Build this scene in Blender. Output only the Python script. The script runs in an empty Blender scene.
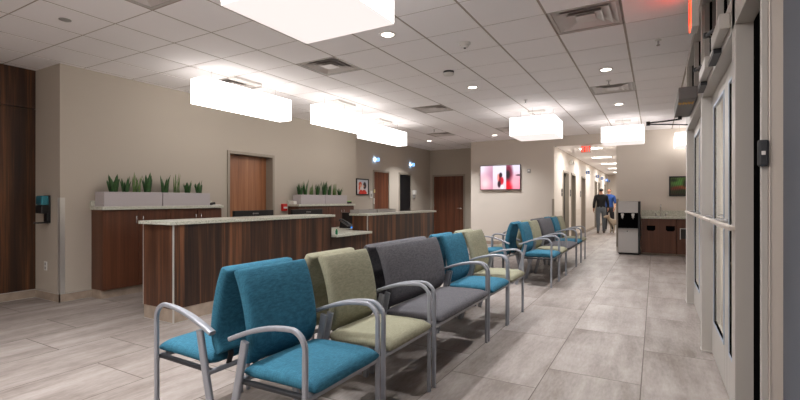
import bpy, bmesh, math, random
from mathutils import Vector, Matrix
random.seed(7)
PI = math.pi
S = bpy.context.scene
C = S.collection
EYE = 1.27
CEIL = 2.97

# ------------------------------------------------------------------ materials
def new_mat(name):
    m = bpy.data.materials.new(name); m.use_nodes = True
    nt = m.node_tree
    return m, nt, nt.nodes['Principled BSDF']

def sc(r, g, b):
    f = lambda c: (c/255/12.92) if c/255 <= .04045 else ((c/255+.055)/1.055)**2.4
    return (f(r), f(g), f(b), 1)

def plain(name, rgb, rough=.5, metal=0, spec=.5, bump=0, bscale=200, var=0):
    m, nt, b = new_mat(name)
    b.inputs['Base Color'].default_value = sc(*rgb)
    b.inputs['Roughness'].default_value = rough
    b.inputs['Metallic'].default_value = metal
    b.inputs['Specular IOR Level'].default_value = spec
    if bump or var:
        tc = nt.nodes.new('ShaderNodeTexCoord')
        n = nt.nodes.new('ShaderNodeTexNoise'); n.inputs['Scale'].default_value = bscale; n.inputs['Detail'].default_value = 4
        nt.links.new(tc.outputs['Object'], n.inputs['Vector'])
        if bump:
            bp = nt.nodes.new('ShaderNodeBump'); bp.inputs['Strength'].default_value = bump; bp.inputs['Distance'].default_value = .002
            nt.links.new(n.outputs['Fac'], bp.inputs['Height']); nt.links.new(bp.outputs['Normal'], b.inputs['Normal'])
        if var:
            r = nt.nodes.new('ShaderNodeValToRGB')
            c = sc(*rgb)
            r.color_ramp.elements[0].position = .3; r.color_ramp.elements[1].position = .7
            r.color_ramp.elements[0].color = tuple(v*(1-var) for v in c[:3]) + (1,)
            r.color_ramp.elements[1].color = tuple(min(1, v*(1+var)) for v in c[:3]) + (1,)
            nt.links.new(n.outputs['Fac'], r.inputs['Fac']); nt.links.new(r.outputs['Color'], b.inputs['Base Color'])
    return m

def emit(name, rgb, strength, base=(240, 240, 240)):
    m, nt, b = new_mat(name)
    b.inputs['Base Color'].default_value = sc(*base)
    b.inputs['Emission Color'].default_value = sc(*rgb)
    b.inputs['Emission Strength'].default_value = strength
    b.inputs['Roughness'].default_value = .6
    return m

def wood(name, cols, strips=9, fine=60, rough=.38, along='Z', seed=0, lo=.32, hi=.68):
    """veneer: tone strips and fine pores running along one axis"""
    m, nt, b = new_mat(name)
    N, L = nt.nodes, nt.links
    tc = N.new('ShaderNodeTexCoord')
    def mapped(s_across, s_along):
        mp = N.new('ShaderNodeMapping')
        v = [s_across]*3; v['XYZ'.index(along)] = s_along
        mp.inputs['Scale'].default_value = v
        mp.inputs['Location'].default_value = (seed*3.1, seed*1.7, seed*.9)
        L.new(tc.outputs['Object'], mp.inputs['Vector']); return mp
    n1 = N.new('ShaderNodeTexNoise'); n1.inputs['Scale'].default_value = 1; n1.inputs['Detail'].default_value = 5; n1.inputs['Roughness'].default_value = .55
    n1.inputs['Distortion'].default_value = .4
    L.new(mapped(strips, .35).outputs[0], n1.inputs['Vector'])
    n2 = N.new('ShaderNodeTexNoise'); n2.inputs['Scale'].default_value = 1; n2.inputs['Detail'].default_value = 3
    L.new(mapped(fine, 1.6).outputs[0], n2.inputs['Vector'])
    mx = N.new('ShaderNodeMath'); mx.operation = 'MULTIPLY_ADD'; mx.inputs[1].default_value = .3
    ml = N.new('ShaderNodeMath'); ml.operation = 'MULTIPLY'; ml.inputs[1].default_value = .7
    L.new(n1.outputs['Fac'], ml.inputs[0]); L.new(n2.outputs['Fac'], mx.inputs[0]); L.new(ml.outputs[0], mx.inputs[2])
    r = N.new('ShaderNodeValToRGB')
    r.color_ramp.elements[0].position = lo; r.color_ramp.elements[0].color = sc(*cols[0])
    r.color_ramp.elements[1].position = hi; r.color_ramp.elements[1].color = sc(*cols[2])
    e = r.color_ramp.elements.new((lo+hi)/2); e.color = sc(*cols[1])
    L.new(mx.outputs[0], r.inputs['Fac']); L.new(r.outputs['Color'], b.inputs['Base Color'])
    b.inputs['Roughness'].default_value = rough
    return m

def stone(name, base, dark, light):
    m, nt, b = new_mat(name)
    N, L = nt.nodes, nt.links
    tc = N.new('ShaderNodeTexCoord')
    n = N.new('ShaderNodeTexNoise'); n.inputs['Scale'].default_value = 95; n.inputs['Detail'].default_value = 3; n.inputs['Roughness'].default_value = .7
    L.new(tc.outputs['Object'], n.inputs['Vector'])
    r = N.new('ShaderNodeValToRGB')
    r.color_ramp.elements[0].position = .36; r.color_ramp.elements[0].color = sc(*dark)
    r.color_ramp.elements[1].position = .68; r.color_ramp.elements[1].color = sc(*light)
    e = r.color_ramp.elements.new(.47); e.color = sc(*base)
    L.new(n.outputs['Fac'], r.inputs['Fac']); L.new(r.outputs['Color'], b.inputs['Base Color'])
    b.inputs['Roughness'].default_value = .3
    return m

def fabric(name, rgb, rgb2):
    m, nt, b = new_mat(name)
    N, L = nt.nodes, nt.links
    tc = N.new('ShaderNodeTexCoord')
    outs = []
    for sc3 in ((25, 420, 420), (420, 30, 30)):
        mp = N.new('ShaderNodeMapping'); mp.inputs['Scale'].default_value = sc3
        L.new(tc.outputs['Object'], mp.inputs['Vector'])
        n = N.new('ShaderNodeTexNoise'); n.inputs['Scale'].default_value = 1; n.inputs['Detail'].default_value = 2
        L.new(mp.outputs[0], n.inputs['Vector']); outs.append(n)
    n3 = N.new('ShaderNodeTexNoise'); n3.inputs['Scale'].default_value = 14; L.new(tc.outputs['Object'], n3.inputs['Vector'])
    a = N.new('ShaderNodeMath'); a.operation = 'ADD'; L.new(outs[0].outputs['Fac'], a.inputs[0]); L.new(outs[1].outputs['Fac'], a.inputs[1])
    h = N.new('ShaderNodeMath'); h.operation = 'MULTIPLY_ADD'; h.inputs[1].default_value = .465
    q = N.new('ShaderNodeMath'); q.operation = 'MULTIPLY'; q.inputs[1].default_value = .07
    L.new(n3.outputs['Fac'], q.inputs[0]); L.new(a.outputs[0], h.inputs[0]); L.new(q.outputs[0], h.inputs[2])
    r = N.new('ShaderNodeValToRGB')
    r.color_ramp.elements[0].position = .38; r.color_ramp.elements[0].color = sc(*rgb)
    r.color_ramp.elements[1].position = .62; r.color_ramp.elements[1].color = sc(*rgb2)
    L.new(h.outputs[0], r.inputs['Fac']); L.new(r.outputs['Color'], b.inputs['Base Color'])
    bp = N.new('ShaderNodeBump'); bp.inputs['Strength'].default_value = .25; bp.inputs['Distance'].default_value = .001
    L.new(a.outputs[0], bp.inputs['Height']); L.new(bp.outputs['Normal'], b.inputs['Normal'])
    b.inputs['Roughness'].default_value = .85
    b.inputs['Specular IOR Level'].default_value = .25
    b.inputs['Sheen Weight'].default_value = .0
    return m

def floor_tile(name):
    m, nt, b = new_mat(name)
    N, L = nt.nodes, nt.links
    geo = N.new('ShaderNodeNewGeometry')
    sep = N.new('ShaderNodeSeparateXYZ'); L.new(geo.outputs['Position'], sep.inputs[0])
    u = N.new('ShaderNodeMath'); u.operation = 'ADD'; u.inputs[1].default_value = -3.475+12.2*2
    v = N.new('ShaderNodeMath'); v.operation = 'ADD'; v.inputs[1].default_value = .083+.615*40
    L.new(sep.outputs['Y'], u.inputs[0]); L.new(sep.outputs['X'], v.inputs[0])
    cb = N.new('ShaderNodeCombineXYZ'); L.new(u.outputs[0], cb.inputs[0]); L.new(v.outputs[0], cb.inputs[1])
    br = N.new('ShaderNodeTexBrick')
    br.offset = .3333; br.offset_frequency = 2; br.squash = 1
    br.inputs['Scale'].default_value = 1; br.inputs['Brick Width'].default_value = 1.22; br.inputs['Row Height'].default_value = .615
    br.inputs['Mortar Size'].default_value = .0035; br.inputs['Mortar Smooth'].default_value = .1; br.inputs['Bias'].default_value = 0
    br.inputs['Color1'].default_value = (0, 0, 0, 1); br.inputs['Color2'].default_value = (1, 1, 1, 1); br.inputs['Mortar'].default_value = (.5, .5, .5, 1)
    L.new(cb.outputs[0], br.inputs['Vector'])
    w = N.new('ShaderNodeMath'); w.operation = 'MULTIPLY'; w.inputs[1].default_value = 37
    L.new(br.outputs['Color'], w.inputs[0])
    def noise(scale3, det, rough=.55, dist=0):
        mp = N.new('ShaderNodeMapping'); mp.inputs['Scale'].default_value = scale3
        L.new(geo.outputs['Position'], mp.inputs['Vector'])
        n = N.new('ShaderNodeTexNoise'); n.noise_dimensions = '4D'; n.inputs['Scale'].default_value = 1
        n.inputs['Detail'].default_value = det; n.inputs['Roughness'].default_value = rough; n.inputs['Distortion'].default_value = dist
        L.new(mp.outputs[0], n.inputs['Vector']); L.new(w.outputs[0], n.inputs['W']); return n
    n1 = noise((5.5, .75, 1), 6, .6, .5)     # long streaks along the tile
    n2 = noise((2.2, 1.8, 1), 5, .6, .2)     # clouds
    n3 = noise((60, 14, 1), 3, .6)           # fine brushing
    def mul(n, k):
        q = N.new('ShaderNodeMath'); q.operation = 'MULTIPLY'; q.inputs[1].default_value = k; L.new(n, q.inputs[0]); return q.outputs[0]
    def add(a_, b_):
        q = N.new('ShaderNodeMath'); q.operation = 'ADD'; L.new(a_, q.inputs[0]); L.new(b_, q.inputs[1]); return q.outputs[0]
    tot = add(add(mul(n1.outputs['Fac'], .45), mul(n2.outputs['Fac'], .32)), add(mul(n3.outputs['Fac'], .20), mul(br.outputs['Color'], .03)))
    r = N.new('ShaderNodeValToRGB')
    r.color_ramp.elements[0].position = .38; r.color_ramp.elements[0].color = sc(115, 105, 98)
    r.color_ramp.elements[1].position = .64; r.color_ramp.elements[1].color = sc(172, 164, 159)
    e = r.color_ramp.elements.new(.5); e.color = sc(146, 137, 131)
    L.new(tot, r.inputs['Fac'])
    mix = N.new('ShaderNodeMix'); mix.data_type = 'RGBA'
    L.new(br.outputs['Fac'], mix.inputs['Factor']); L.new(r.outputs['Color'], mix.inputs['A']); mix.inputs['B'].default_value = sc(84, 73, 65)
    L.new(mix.outputs['Result'], b.inputs['Base Color'])
    bp = N.new('ShaderNodeBump'); bp.inputs['Strength'].default_value = .4; bp.inputs['Distance'].default_value = .002; bp.invert = True
    L.new(br.outputs['Fac'], bp.inputs['Height']); L.new(bp.outputs['Normal'], b.inputs['Normal'])
    b.inputs['Roughness'].default_value = .5
    b.inputs['Specular IOR Level'].default_value = .3
    return m

def glass(name, tint=(235, 240, 240)):
    m, nt, b = new_mat(name)
    b.inputs['Base Color'].default_value = sc(*tint)
    b.inputs['Transmission Weight'].default_value = 1
    b.inputs['Roughness'].default_value = 0
    b.inputs['IOR'].default_value = 1.45
    return m

def vcol(name, emission=0):
    m, nt, b = new_mat(name)
    a = nt.nodes.new('ShaderNodeAttribute'); a.attribute_name = 'Col'
    nt.links.new(a.outputs['Color'], b.inputs['Base Color'])
    b.inputs['Roughness'].default_value = .4
    if emission:
        nt.links.new(a.outputs['Color'], b.inputs['Emission Color']); b.inputs['Emission Strength'].default_value = emission
        b.inputs['Base Color'].default_value = (0, 0, 0, 1)
        for l in list(b.inputs['Base Color'].links): nt.links.remove(l)
    return m

M = dict(
    taupe=plain('taupe_wall_paint', (182, 173, 160), .75, spec=.25, bump=.08, bscale=350),
    light_wall=plain('light_wall_paint', (210, 201, 190), .75, spec=.25, bump=.08, bscale=350),
    cream_wall=plain('cream_wall_paint', (214, 206, 197), .7, spec=.25),
    slate=plain('slate_wall_paint', (94, 99, 109), .6, spec=.3),
    dark=plain('dark_void', (14, 14, 16), .8),
    ceil_tile=plain('ceiling_tile', (247, 244, 244), .9, spec=.1, bump=.25, bscale=260),
    ceil_grid=plain('ceiling_grid', (168, 157, 146), .6),
    floor=floor_tile('floor_tile'),
    tile_base=plain('tile_base', (160, 145, 130), .45, var=.18, bscale=9),
    trim_metal=plain('trim_metal', (205, 203, 198), .35, .6),
    desk_wood=wood('desk_walnut', ((28, 16, 11), (60, 37, 24), (120, 78, 50)), 10, 70, .4, seed=1, lo=.36, hi=.64),
    desk_end_wood=wood('desk_end_walnut', ((46, 28, 20), (82, 52, 37), (126, 86, 60)), 11, 70, .4, seed=4),
    panel_wood=wood('wall_walnut', ((30, 18, 11), (58, 36, 21), (112, 70, 40)), 8, 60, .4, seed=2),
    cab_wood=wood('cabinet_walnut', ((62, 35, 23), (88, 52, 34), (112, 70, 48)), 14, 80, .42, seed=3, lo=.25, hi=.75),
    door_oak=wood('door_oak', ((120, 76, 48), (156, 104, 70), (182, 130, 92)), 9, 60, .4, seed=5),
    door_walnut=wood('door_walnut', ((70, 38, 24), (96, 54, 34), (118, 72, 48)), 10, 60, .4, seed=6),
    counter=stone('speckled_quartz', (196, 197, 183), (138, 142, 126), (222, 221, 210)),
    frame_paint=plain('door_frame_paint', (150, 141, 128), .5),
    alu=plain('champagne_aluminium', (186, 182, 176), .42, .1),
    alu_blue=plain('aluminium_edge', (176, 188, 204), .4, .1),
    rail=plain('pale_rail', (205, 196, 186), .4, .2),
    chrome=plain('brushed_steel', (200, 200, 200), .25, .9),
    chair_metal=plain('silver_chair_metal', (150, 153, 160), .42, .3),
    dark_metal=plain('dark_bracket_metal', (48, 49, 52), .45, .4),
    black=plain('black_plastic', (20, 20, 22), .4),
    charcoal=plain('charcoal_plastic', (48, 50, 54), .5),
    gasket=plain('black_gasket', (10, 10, 11), .9, spec=0),
    white_plastic=plain('white_plastic', (222, 220, 215), .45),
    grey_plastic=plain('grey_plastic', (150, 147, 143), .5),
    planter=plain('grey_planter', (180, 174, 176), .5),
    soil=plain('dark_soil', (40, 30, 24), .9),
    red=plain('alarm_red', (190, 26, 24), .4),
    teal=fabric('teal_fabric', (38, 90, 113), (62, 123, 146)),
    sage=fabric('sage_fabric', (136, 135, 113), (163, 160, 137)),
    grey=fabric('grey_fabric', (76, 76, 81), (106, 104, 107)),
    leaf=plain('snake_plant_leaf', (48, 86, 40), .45, var=.45, bscale=40),
    leaf2=plain('pale_snake_plant_leaf', (96, 124, 66), .45, var=.4, bscale=40),
    shade=emit('lamp_shade_glow', (255, 249, 247), 2.0),
    shade_bottom=emit('lamp_diffuser_glow', (255, 240, 236), .56, (120, 118, 116)),
    lin_shade=emit('bright_shade_glow', (255, 248, 244), 2.5, (150, 148, 146)),
    cover_sq=emit('shade_top_cover', (255, 248, 244), .25), cover_lin=emit('bright_shade_top_cover', (255, 248, 244), .45),
    lens=emit('downlight_lens', (255, 240, 225), 6),
    troffer=emit('troffer_lens', (255, 248, 236), 5),
    exit_red=emit('exit_letters', (255, 66, 30), .9, (200, 40, 20)),
    exit_face=emit('exit_face', (255, 70, 40), 2.2, (220, 60, 40)),
    blue_sign=emit('blue_sign_glow', (130, 185, 255), 1.1, (60, 110, 200)),
    blue_plain=plain('blue_sign', (60, 120, 205), .4),
    blue_lcd=emit('blue_screen_glow', (40, 140, 255), 1.2, (20, 60, 160)),
    green_lcd=emit('green_screen_glow', (150, 220, 90), .35, (120, 180, 80)),
    turquoise=plain('turquoise_window', (52, 128, 142), .2),
    green=plain('green_plastic', (22, 128, 82), .4),
    amber=plain('amber_print', (214, 160, 50), .5),
    steel_front=plain('steel_front', (196, 194, 192), .45, .15),
    glass=glass('clear_glass'),
    tv=vcol('screen_picture', .72), art=vcol('printed_picture'),
    skin=plain('skin', (176, 128, 104), .55), hair=plain('dark_hair', (34, 26, 22), .6),
    black_cloth=plain('black_cloth', (22, 22, 25), .85), blue_cloth=plain('blue_cloth', (30, 66, 128), .85),
    jeans=plain('faded_jeans', (92, 98, 104), .85), dark_cloth=plain('dark_trousers', (38, 38, 44), .85),
    shoe=plain('grey_shoe', (120, 112, 104), .6), dog=plain('cream_fur', (160, 146, 128), .9, bump=.6, bscale=60, var=.15),
    grout_white=plain('white_caulk', (214, 210, 204), .5),
)

# ------------------------------------------------------------------ mesh helpers
ORG = {}
class MB:
    """collects shapes in world (or thing-local) coordinates"""
    def __init__(self): self.bm = bmesh.new()
    def box(self, x0, x1, y0, y1, z0, z1, mi=0):
        bm = self.bm
        v = [bm.verts.new(p) for p in ((x0,y0,z0),(x1,y0,z0),(x1,y1,z0),(x0,y1,z0),(x0,y0,z1),(x1,y0,z1),(x1,y1,z1),(x0,y1,z1))]
        for q in ((3,2,1,0),(4,5,6,7),(0,1,5,4),(1,2,6,5),(2,3,7,6),(3,0,4,7)):
            f = bm.faces.new([v[i] for i in q]); f.material_index = mi
        return self
    def poly_prism(self, pts, axis, a0, a1, mi=0):
        """pts: 2-D outline on the two remaining axes; extruded along axis"""
        bm = self.bm
        def P(p, a):
            if axis == 'X': return (a, p[0], p[1])
            if axis == 'Y': return (p[0], a, p[1])
            return (p[0], p[1], a)
        A = [bm.verts.new(P(p, a0)) for p in pts]; B = [bm.verts.new(P(p, a1)) for p in pts]
        n = len(pts)
        fs = [bm.faces.new(A), bm.faces.new(B[::-1])]
        for i in range(n): fs.append(bm.faces.new((A[i], B[i], B[(i+1)%n], A[(i+1)%n])))
        for f in fs: f.material_index = mi
        return self
    def cyl(self, c, r, h, axis='Z', n=20, r2=None, mi=0):
        """from c along +axis by h"""
        r2 = r if r2 is None else r2
        bm = self.bm
        def P(a, rr, t):
            x, y = rr*math.cos(a), rr*math.sin(a)
            d = {'Z': (x, y, t), 'X': (t, x, y), 'Y': (y, t, x)}[axis]
            return (c[0]+d[0], c[1]+d[1], c[2]+d[2])
        A = [bm.verts.new(P(2*PI*i/n, r, 0)) for i in range(n)]; B = [bm.verts.new(P(2*PI*i/n, r2, h)) for i in range(n)]
        for f in (bm.faces.new(A[::-1]), bm.faces.new(B)):
            f.material_index = mi
            for e in f.edges: e.smooth = False
        for i in range(n):
            f = bm.faces.new((A[i], A[(i+1)%n], B[(i+1)%n], B[i])); f.smooth = True; f.material_index = mi
        return self
    def sweep(self, pts, w, h, side=(0,1,0), n=12, power=3.0, widths=None):
        """superellipse section: w along side, h along the path normal"""
        bm = self.bm; pts = [Vector(p) for p in pts]; sv = Vector(side).normalized()
        rings = []
        for i, p in enumerate(pts):
            t = ((pts[min(i+1, len(pts)-1)] - pts[max(i-1, 0)])).normalized()
            nr = t.cross(sv).normalized(); s2 = nr.cross(t).normalized()
            ww = w if widths is None else widths[i]
            ring = []
            for k in range(n):
                a = 2*PI*(k+.5)/n; ca, sa = math.cos(a), math.sin(a)
                e = 2/power
                ring.append(bm.verts.new(p + s2*(ww/2*math.copysign(abs(ca)**e, ca)) + nr*(h/2*math.copysign(abs(sa)**e, sa))))
            rings.append(ring)
        for a, b in zip(rings, rings[1:]):
            for k in range(n):
                f = bm.faces.new((a[k], a[(k+1)%n], b[(k+1)%n], b[k])); f.smooth = True
        for f in (bm.faces.new(rings[0][::-1]), bm.faces.new(rings[-1])):
            for e in f.edges: e.smooth = False
        return self
    def tube(self, pts, r, n=8):
        pts = [Vector(p) for p in pts]
        d = (pts[-1]-pts[0]).normalized()
        side = Vector((0,1,0)) if abs(d.y) < .9 else Vector((1,0,0))
        return self.sweep(pts, 2*r, 2*r, side, n, 2.0)
    def pillow(self, fn, nu=14, nv=14, p=7):
        """fn(u, v, s) -> point; s in [-1,1] is the signed share of the half thickness"""
        bm = self.bm
        us = [math.sin(PI/2*(-1+2*i/nu)) for i in range(nu+1)]; vs = [math.sin(PI/2*(-1+2*j/nv)) for j in range(nv+1)]
        def th(u, v): return max(0, 1-abs(u)**p)**.4 * max(0, 1-abs(v)**p)**.4
        g = {}
        for s in (1, -1):
            for i, u in enumerate(us):
                for j, v in enumerate(vs):
                    edge = i in (0, nu) or j in (0, nv)
                    if edge and s == -1: g[s, i, j] = g[1, i, j]
                    else: g[s, i, j] = bm.verts.new(fn(u, v, s*th(u, v)))
        for s in (1, -1):
            for i in range(nu):
                for j in range(nv):
                    q = [g[s, i, j], g[s, i+1, j], g[s, i+1, j+1], g[s, i, j+1]]
                    f = bm.faces.new(q if s == 1 else q[::-1]); f.smooth = True
        return self
    def lathe(self, prof, c, n=20, mi=0):
        bm = self.bm; rings = []
        for r, z in prof:
            rings.append([bm.verts.new((c[0]+r*math.cos(2*PI*i/n), c[1]+r*math.sin(2*PI*i/n), c[2]+z)) for i in range(n)] if r > 1e-6 else [bm.verts.new((c[0], c[1], c[2]+z))])
        for a, b in zip(rings, rings[1:]):
            for i in range(n):
                if len(a) == 1 and len(b) == 1: continue
                if len(a) == 1: q = (a[0], b[(i+1)%n], b[i])
                elif len(b) == 1: q = (a[i], a[(i+1)%n], b[0])
                else: q = (a[i], a[(i+1)%n], b[(i+1)%n], b[i])
                f = bm.faces.new(q); f.smooth = True; f.material_index = mi
        return self

def tag(o, label=None, cat=None, group=None, kind=None):
    if label: o['label'] = label
    if cat: o['category'] = cat
    if group: o['group'] = group
    if kind: o['kind'] = kind
    return o

def obj(name, mb, mats, parent=None, bevel=0, seg=2, org=None, recalc=True):
    """ONE mesh object; a child's vertices are moved into its thing's frame"""
    bm = mb.bm
    if recalc: bmesh.ops.recalc_face_normals(bm, faces=bm.faces)
    if parent is not None: o0 = Vector(ORG.get(parent.name, (0,0,0)))
    elif org is not None: o0 = Vector(org)
    else:
        xs = [v.co for v in bm.verts]
        o0 = Vector(((min(v.x for v in xs)+max(v.x for v in xs))/2, (min(v.y for v in xs)+max(v.y for v in xs))/2, min(v.z for v in xs)))
    for v in bm.verts: v.co -= o0
    me = bpy.data.meshes.new(name); bm.to_mesh(me); bm.free()
    for m in (mats if isinstance(mats, (list, tuple)) else [mats]): me.materials.append(m)
    o = bpy.data.objects.new(name, me); C.objects.link(o)
    if parent is not None: o.parent = parent; ORG[o.name] = tuple(o0)
    else: o.location = o0; ORG[o.name] = tuple(o0)
    if bevel:
        b = o.modifiers.new('edge', 'BEVEL'); b.width = bevel; b.segments = seg; b.limit_method = 'ANGLE'; b.angle_limit = math.radians(40)
    return o

def thing(name, label, cat, loc, group=None, kind=None):
    o = bpy.data.objects.new(name, None); C.objects.link(o); o.location = loc; o.empty_display_size = .05
    ORG[o.name] = tuple(loc)
    return tag(o, label, cat, group, kind)

def copy_tree(o, parent=None):
    c = o.copy(); C.objects.link(c)
    if parent is not None: c.parent = parent
    for ch in list(o.children): copy_tree(ch, c)
    return c

def B(x0, x1, y0, y1, z0, z1): return MB().box(x0, x1, y0, y1, z0, z1)

def struct(name, mb, m, label=None, cat=None, **k):
    o = obj(name, mb, m, **k); o['kind'] = 'structure'
    if label: o['label'] = label
    if cat: o['category'] = cat
    return o

# picture grids with a colour per point ------------------------------------------------
def picture(name, fn, plane, a0, a1, z0, z1, at, m, parent, nu=60, nv=36, flip=False):
    bm = bmesh.new(); g = []
    for j in range(nv+1):
        row = []
        for i in range(nu+1):
            u, v = i/nu, j/nv
            a = a0+(a1-a0)*u; z = z0+(z1-z0)*v
            row.append(bm.verts.new((a, at, z) if plane == 'Y' else (at, a, z)))
        g.append(row)
    for j in range(nv):
        for i in range(nu):
            bm.faces.new((g[j][i], g[j][i+1], g[j+1][i+1], g[j+1][i]))
    mb = MB(); mb.bm.free(); mb.bm = bm
    o = obj(name, mb, m, parent, recalc=False)
    at_ = o.data.color_attributes.new('Col', 'FLOAT_COLOR', 'POINT')
    k = 0
    for j in range(nv+1):
        for i in range(nu+1):
            c = sc(*fn(i/nu, j/nv)); at_.data[k].color = c; k += 1
    return o

def lerp(a, b, t): return tuple(x+(y-x)*t for x, y in zip(a, b))
def blob(col, c, u, v, cu, cv, ru, rv, soft=.6):
    d = math.hypot((u-cu)/ru, (v-cv)/rv)
    t = max(0, min(1, (1+soft/2-d)/soft))
    return lerp(col, c, t)

# ------------------------------------------------------------------ room shell
GX0, GY0, GP = -.258, 4.185, .607
XW, XN, XP = -6.40, -6.70, -7.05          # reception wall, recessed wall, wood wall
YE = 12.40                                 # end wall with the screen and the sink
YB = -4.0                                  # wall behind the camera
XG = .34                                   # face of the storefront framing

struct('floor', B(-7.3, 2.9, YB-.2, 29, -.1, 0), M['floor'], 'beige stone-look floor of long streaked tiles', 'floor')

def ceiling():
    mb = MB()
    def region(x0, x1, y0, y1):
        i0 = math.floor((x0-GX0)/GP); i1 = math.ceil((x1-GX0)/GP)
        j0 = math.floor((y0-GY0)/GP); j1 = math.ceil((y1-GY0)/GP)
        for i in range(i0, i1):
            for j in range(j0, j1):
                if (i, j) in VENTCELLS: continue
                ax, bx = GX0+i*GP+.011, GX0+(i+1)*GP-.011
                ay, by = GY0+j*GP+.007, GY0+(j+1)*GP-.007
                ax, bx, ay, by = max(ax, x0), min(bx, x1), max(ay, y0), min(by, y1)
                if bx-ax < .02 or by-ay < .02: continue
                mb.box(ax, bx, ay, by, CEIL-.006, CEIL+.012, 0)
        # the grid behind the reveals, open over the vents
        for i in range(i0, i1):
            for j in range(j0, j1):
                if (i, j) in VENTCELLS: continue
                ax, bx, ay, by = max(GX0+i*GP, x0), min(GX0+(i+1)*GP, x1), max(GY0+j*GP, y0), min(GY0+(j+1)*GP, y1)
                if bx > ax and by > ay: mb.box(ax, bx, ay, by, CEIL-.003, CEIL+.05, 1)
    region(XP, .41, YB, YE)
    region(.41, 2.6, 7.0, YE)
    region(XN, -4.69, YE, 13.8)
    return mb
# vents: grid cells (i, j)
VENTS = [(-1, 0), (-6, 0), (-9, 0), (-1, 5), (-6, 5), (-8, 10), (-6, -4), (-5, 10)]
VENTCELLS = set(VENTS)
struct('ceiling', ceiling(), [M['ceil_tile'], M['ceil_grid']], 'suspended ceiling of square off-white tiles', 'ceiling', org=(0, 0, CEIL))
struct('trim_1', B(XP-.3, 2.9, YB-.2, 14, CEIL+.35, CEIL+.45), M['dark'])      # slab over the plenum

# walls (each a slab)
struct('wall_left', B(XW-.3, XW, 2.715, 5.19, 0, CEIL).box(XW-.3, XW, 6.28, 9.0, 0, CEIL).box(XW-.3, XW, 5.19, 6.28, 2.13, CEIL).box(XW-.35, XW-.3, 5.1, 6.4, 0, 2.3),
       M['taupe'], 'taupe wall behind the reception desk', 'wall')
struct('wall_pier', B(XP-.2, XW, 2.705, 2.715, 0, CEIL), M['taupe'], 'taupe pier beside the wood panelling', 'wall')
struct('wall_panelled', B(XP-.2, XP, YB, 2.705, .1, 2.455).box(XP-.2, XP, YB, 2.705, 2.463, CEIL), M['panel_wood'], 'walnut panelled wall', 'wall', bevel=.002)
struct('wall_recess', B(XN-.2, XN, 9.0, 13.8, 0, CEIL), M['taupe'], 'recessed taupe wall with two doors', 'wall')
struct('wall_nook', B(XN-.2, -4.69, 13.8, 14.0, 0, CEIL).box(-4.69, -4.6, 12.42, 13.8, 0, CEIL), M['taupe'], 'taupe wall at the end of the nook', 'wall')
HL, HR, HC = -2.35, -.84, 2.715            # corridor left, right, ceiling
struct('wall_end', B(-4.69, HL, YE, YE+.14, 0, CEIL).box(HL, HR, YE, YE+.14, HC, CEIL).box(HR, 2.6, YE, YE+.14, 0, CEIL), M['light_wall'], 'pale end wall around the corridor mouth', 'wall')
# corridor
hall = MB()
doors_h = [(13.75, 14.68), (15.25, 16.08), (17.5, 18.5), (21.7, 22.5), (23.0, 23.8), (26.0, 26.7)]
y = YE+.14
for a, b in doors_h:
    hall.box(HL-.15, HL, y, a, 0, HC); hall.box(HL-.15, HL, a, b, 2.10, HC); y = b
hall.box(HL-.15, HL, y, 28, 0, HC)
struct('wall_corridor_left', hall, M['cream_wall'], 'cream corridor wall with a row of doors', 'wall')
struct('wall_corridor_right', B(HR, HR+.15, YE+.14, 28, 0, HC), M['cream_wall'], 'cream corridor wall on the sink side', 'wall')
struct('wall_corridor_end', B(HL-.15, HR+.15, 28, 28.15, 0, HC), M['cream_wall'], 'cream wall closing the corridor', 'wall')
hc = MB()
for i in range(3):
    for j in range(26):
        x0 = HL+.005+i*.503; hc.box(x0, x0+.495, YE+.15+j*.607, YE+.15+j*.607+.597, HC, HC+.02, 0)
hc.box(HL, HR, YE+.14, 28, HC+.008, HC+.05, 1)
struct('ceiling_corridor', hc, [M['ceil_tile'], M['ceil_grid']], 'low tiled ceiling of the corridor', 'ceiling', org=(0, 0, HC))
struct('wall_behind', B(XP-.2, 2.6, YB-.2, YB, 0, CEIL), M['cream_wall'], 'cream wall behind the viewer, paler to bounce light', 'wall')  # out of view; colour raised to cream so it bounces more light
struct('wall_right', B(.41, .6, YB, 2.126, 0, CEIL), M['slate'], 'slate grey wall beside the glass doors', 'wall')
# vestibule behind the glass doors
struct('wall_vestibule', B(2.2, 2.35, 2.05, 7.0, 0, 2.38).box(.6, 2.2, 2.0, 2.06, 0, 2.38).box(.475, .6, 2.127, 2.8, 0, 2.38), M['light_wall'], 'pale vestibule wall beyond the glass doors', 'wall')
struct('ceiling_vestibule', B(.48, 2.35, 2.05, 7.0, 2.38, 2.42), M['light_wall'], 'vestibule ceiling', 'ceiling')
struct('wall_transom', B(2.3, 2.4, 2.0, 7.0, 2.42, 3.3).box(.45, 2.4, 6.9, 6.98, 2.42, 3.3).box(.45, 2.4, 2.0, 2.05, 2.42, 3.3), M['dark'], 'dark night beyond the transom glass', 'wall')
struct('wall_storefront_end', B(.43, 2.6, 6.7, 6.98, 0, CEIL), M['light_wall'], 'wall closing the vestibule', 'wall')
struct('wall_alcove', B(2.5, 2.6, 6.98, YE, 0, CEIL), M['light_wall'], 'right wall past the vestibule', 'wall')

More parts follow.
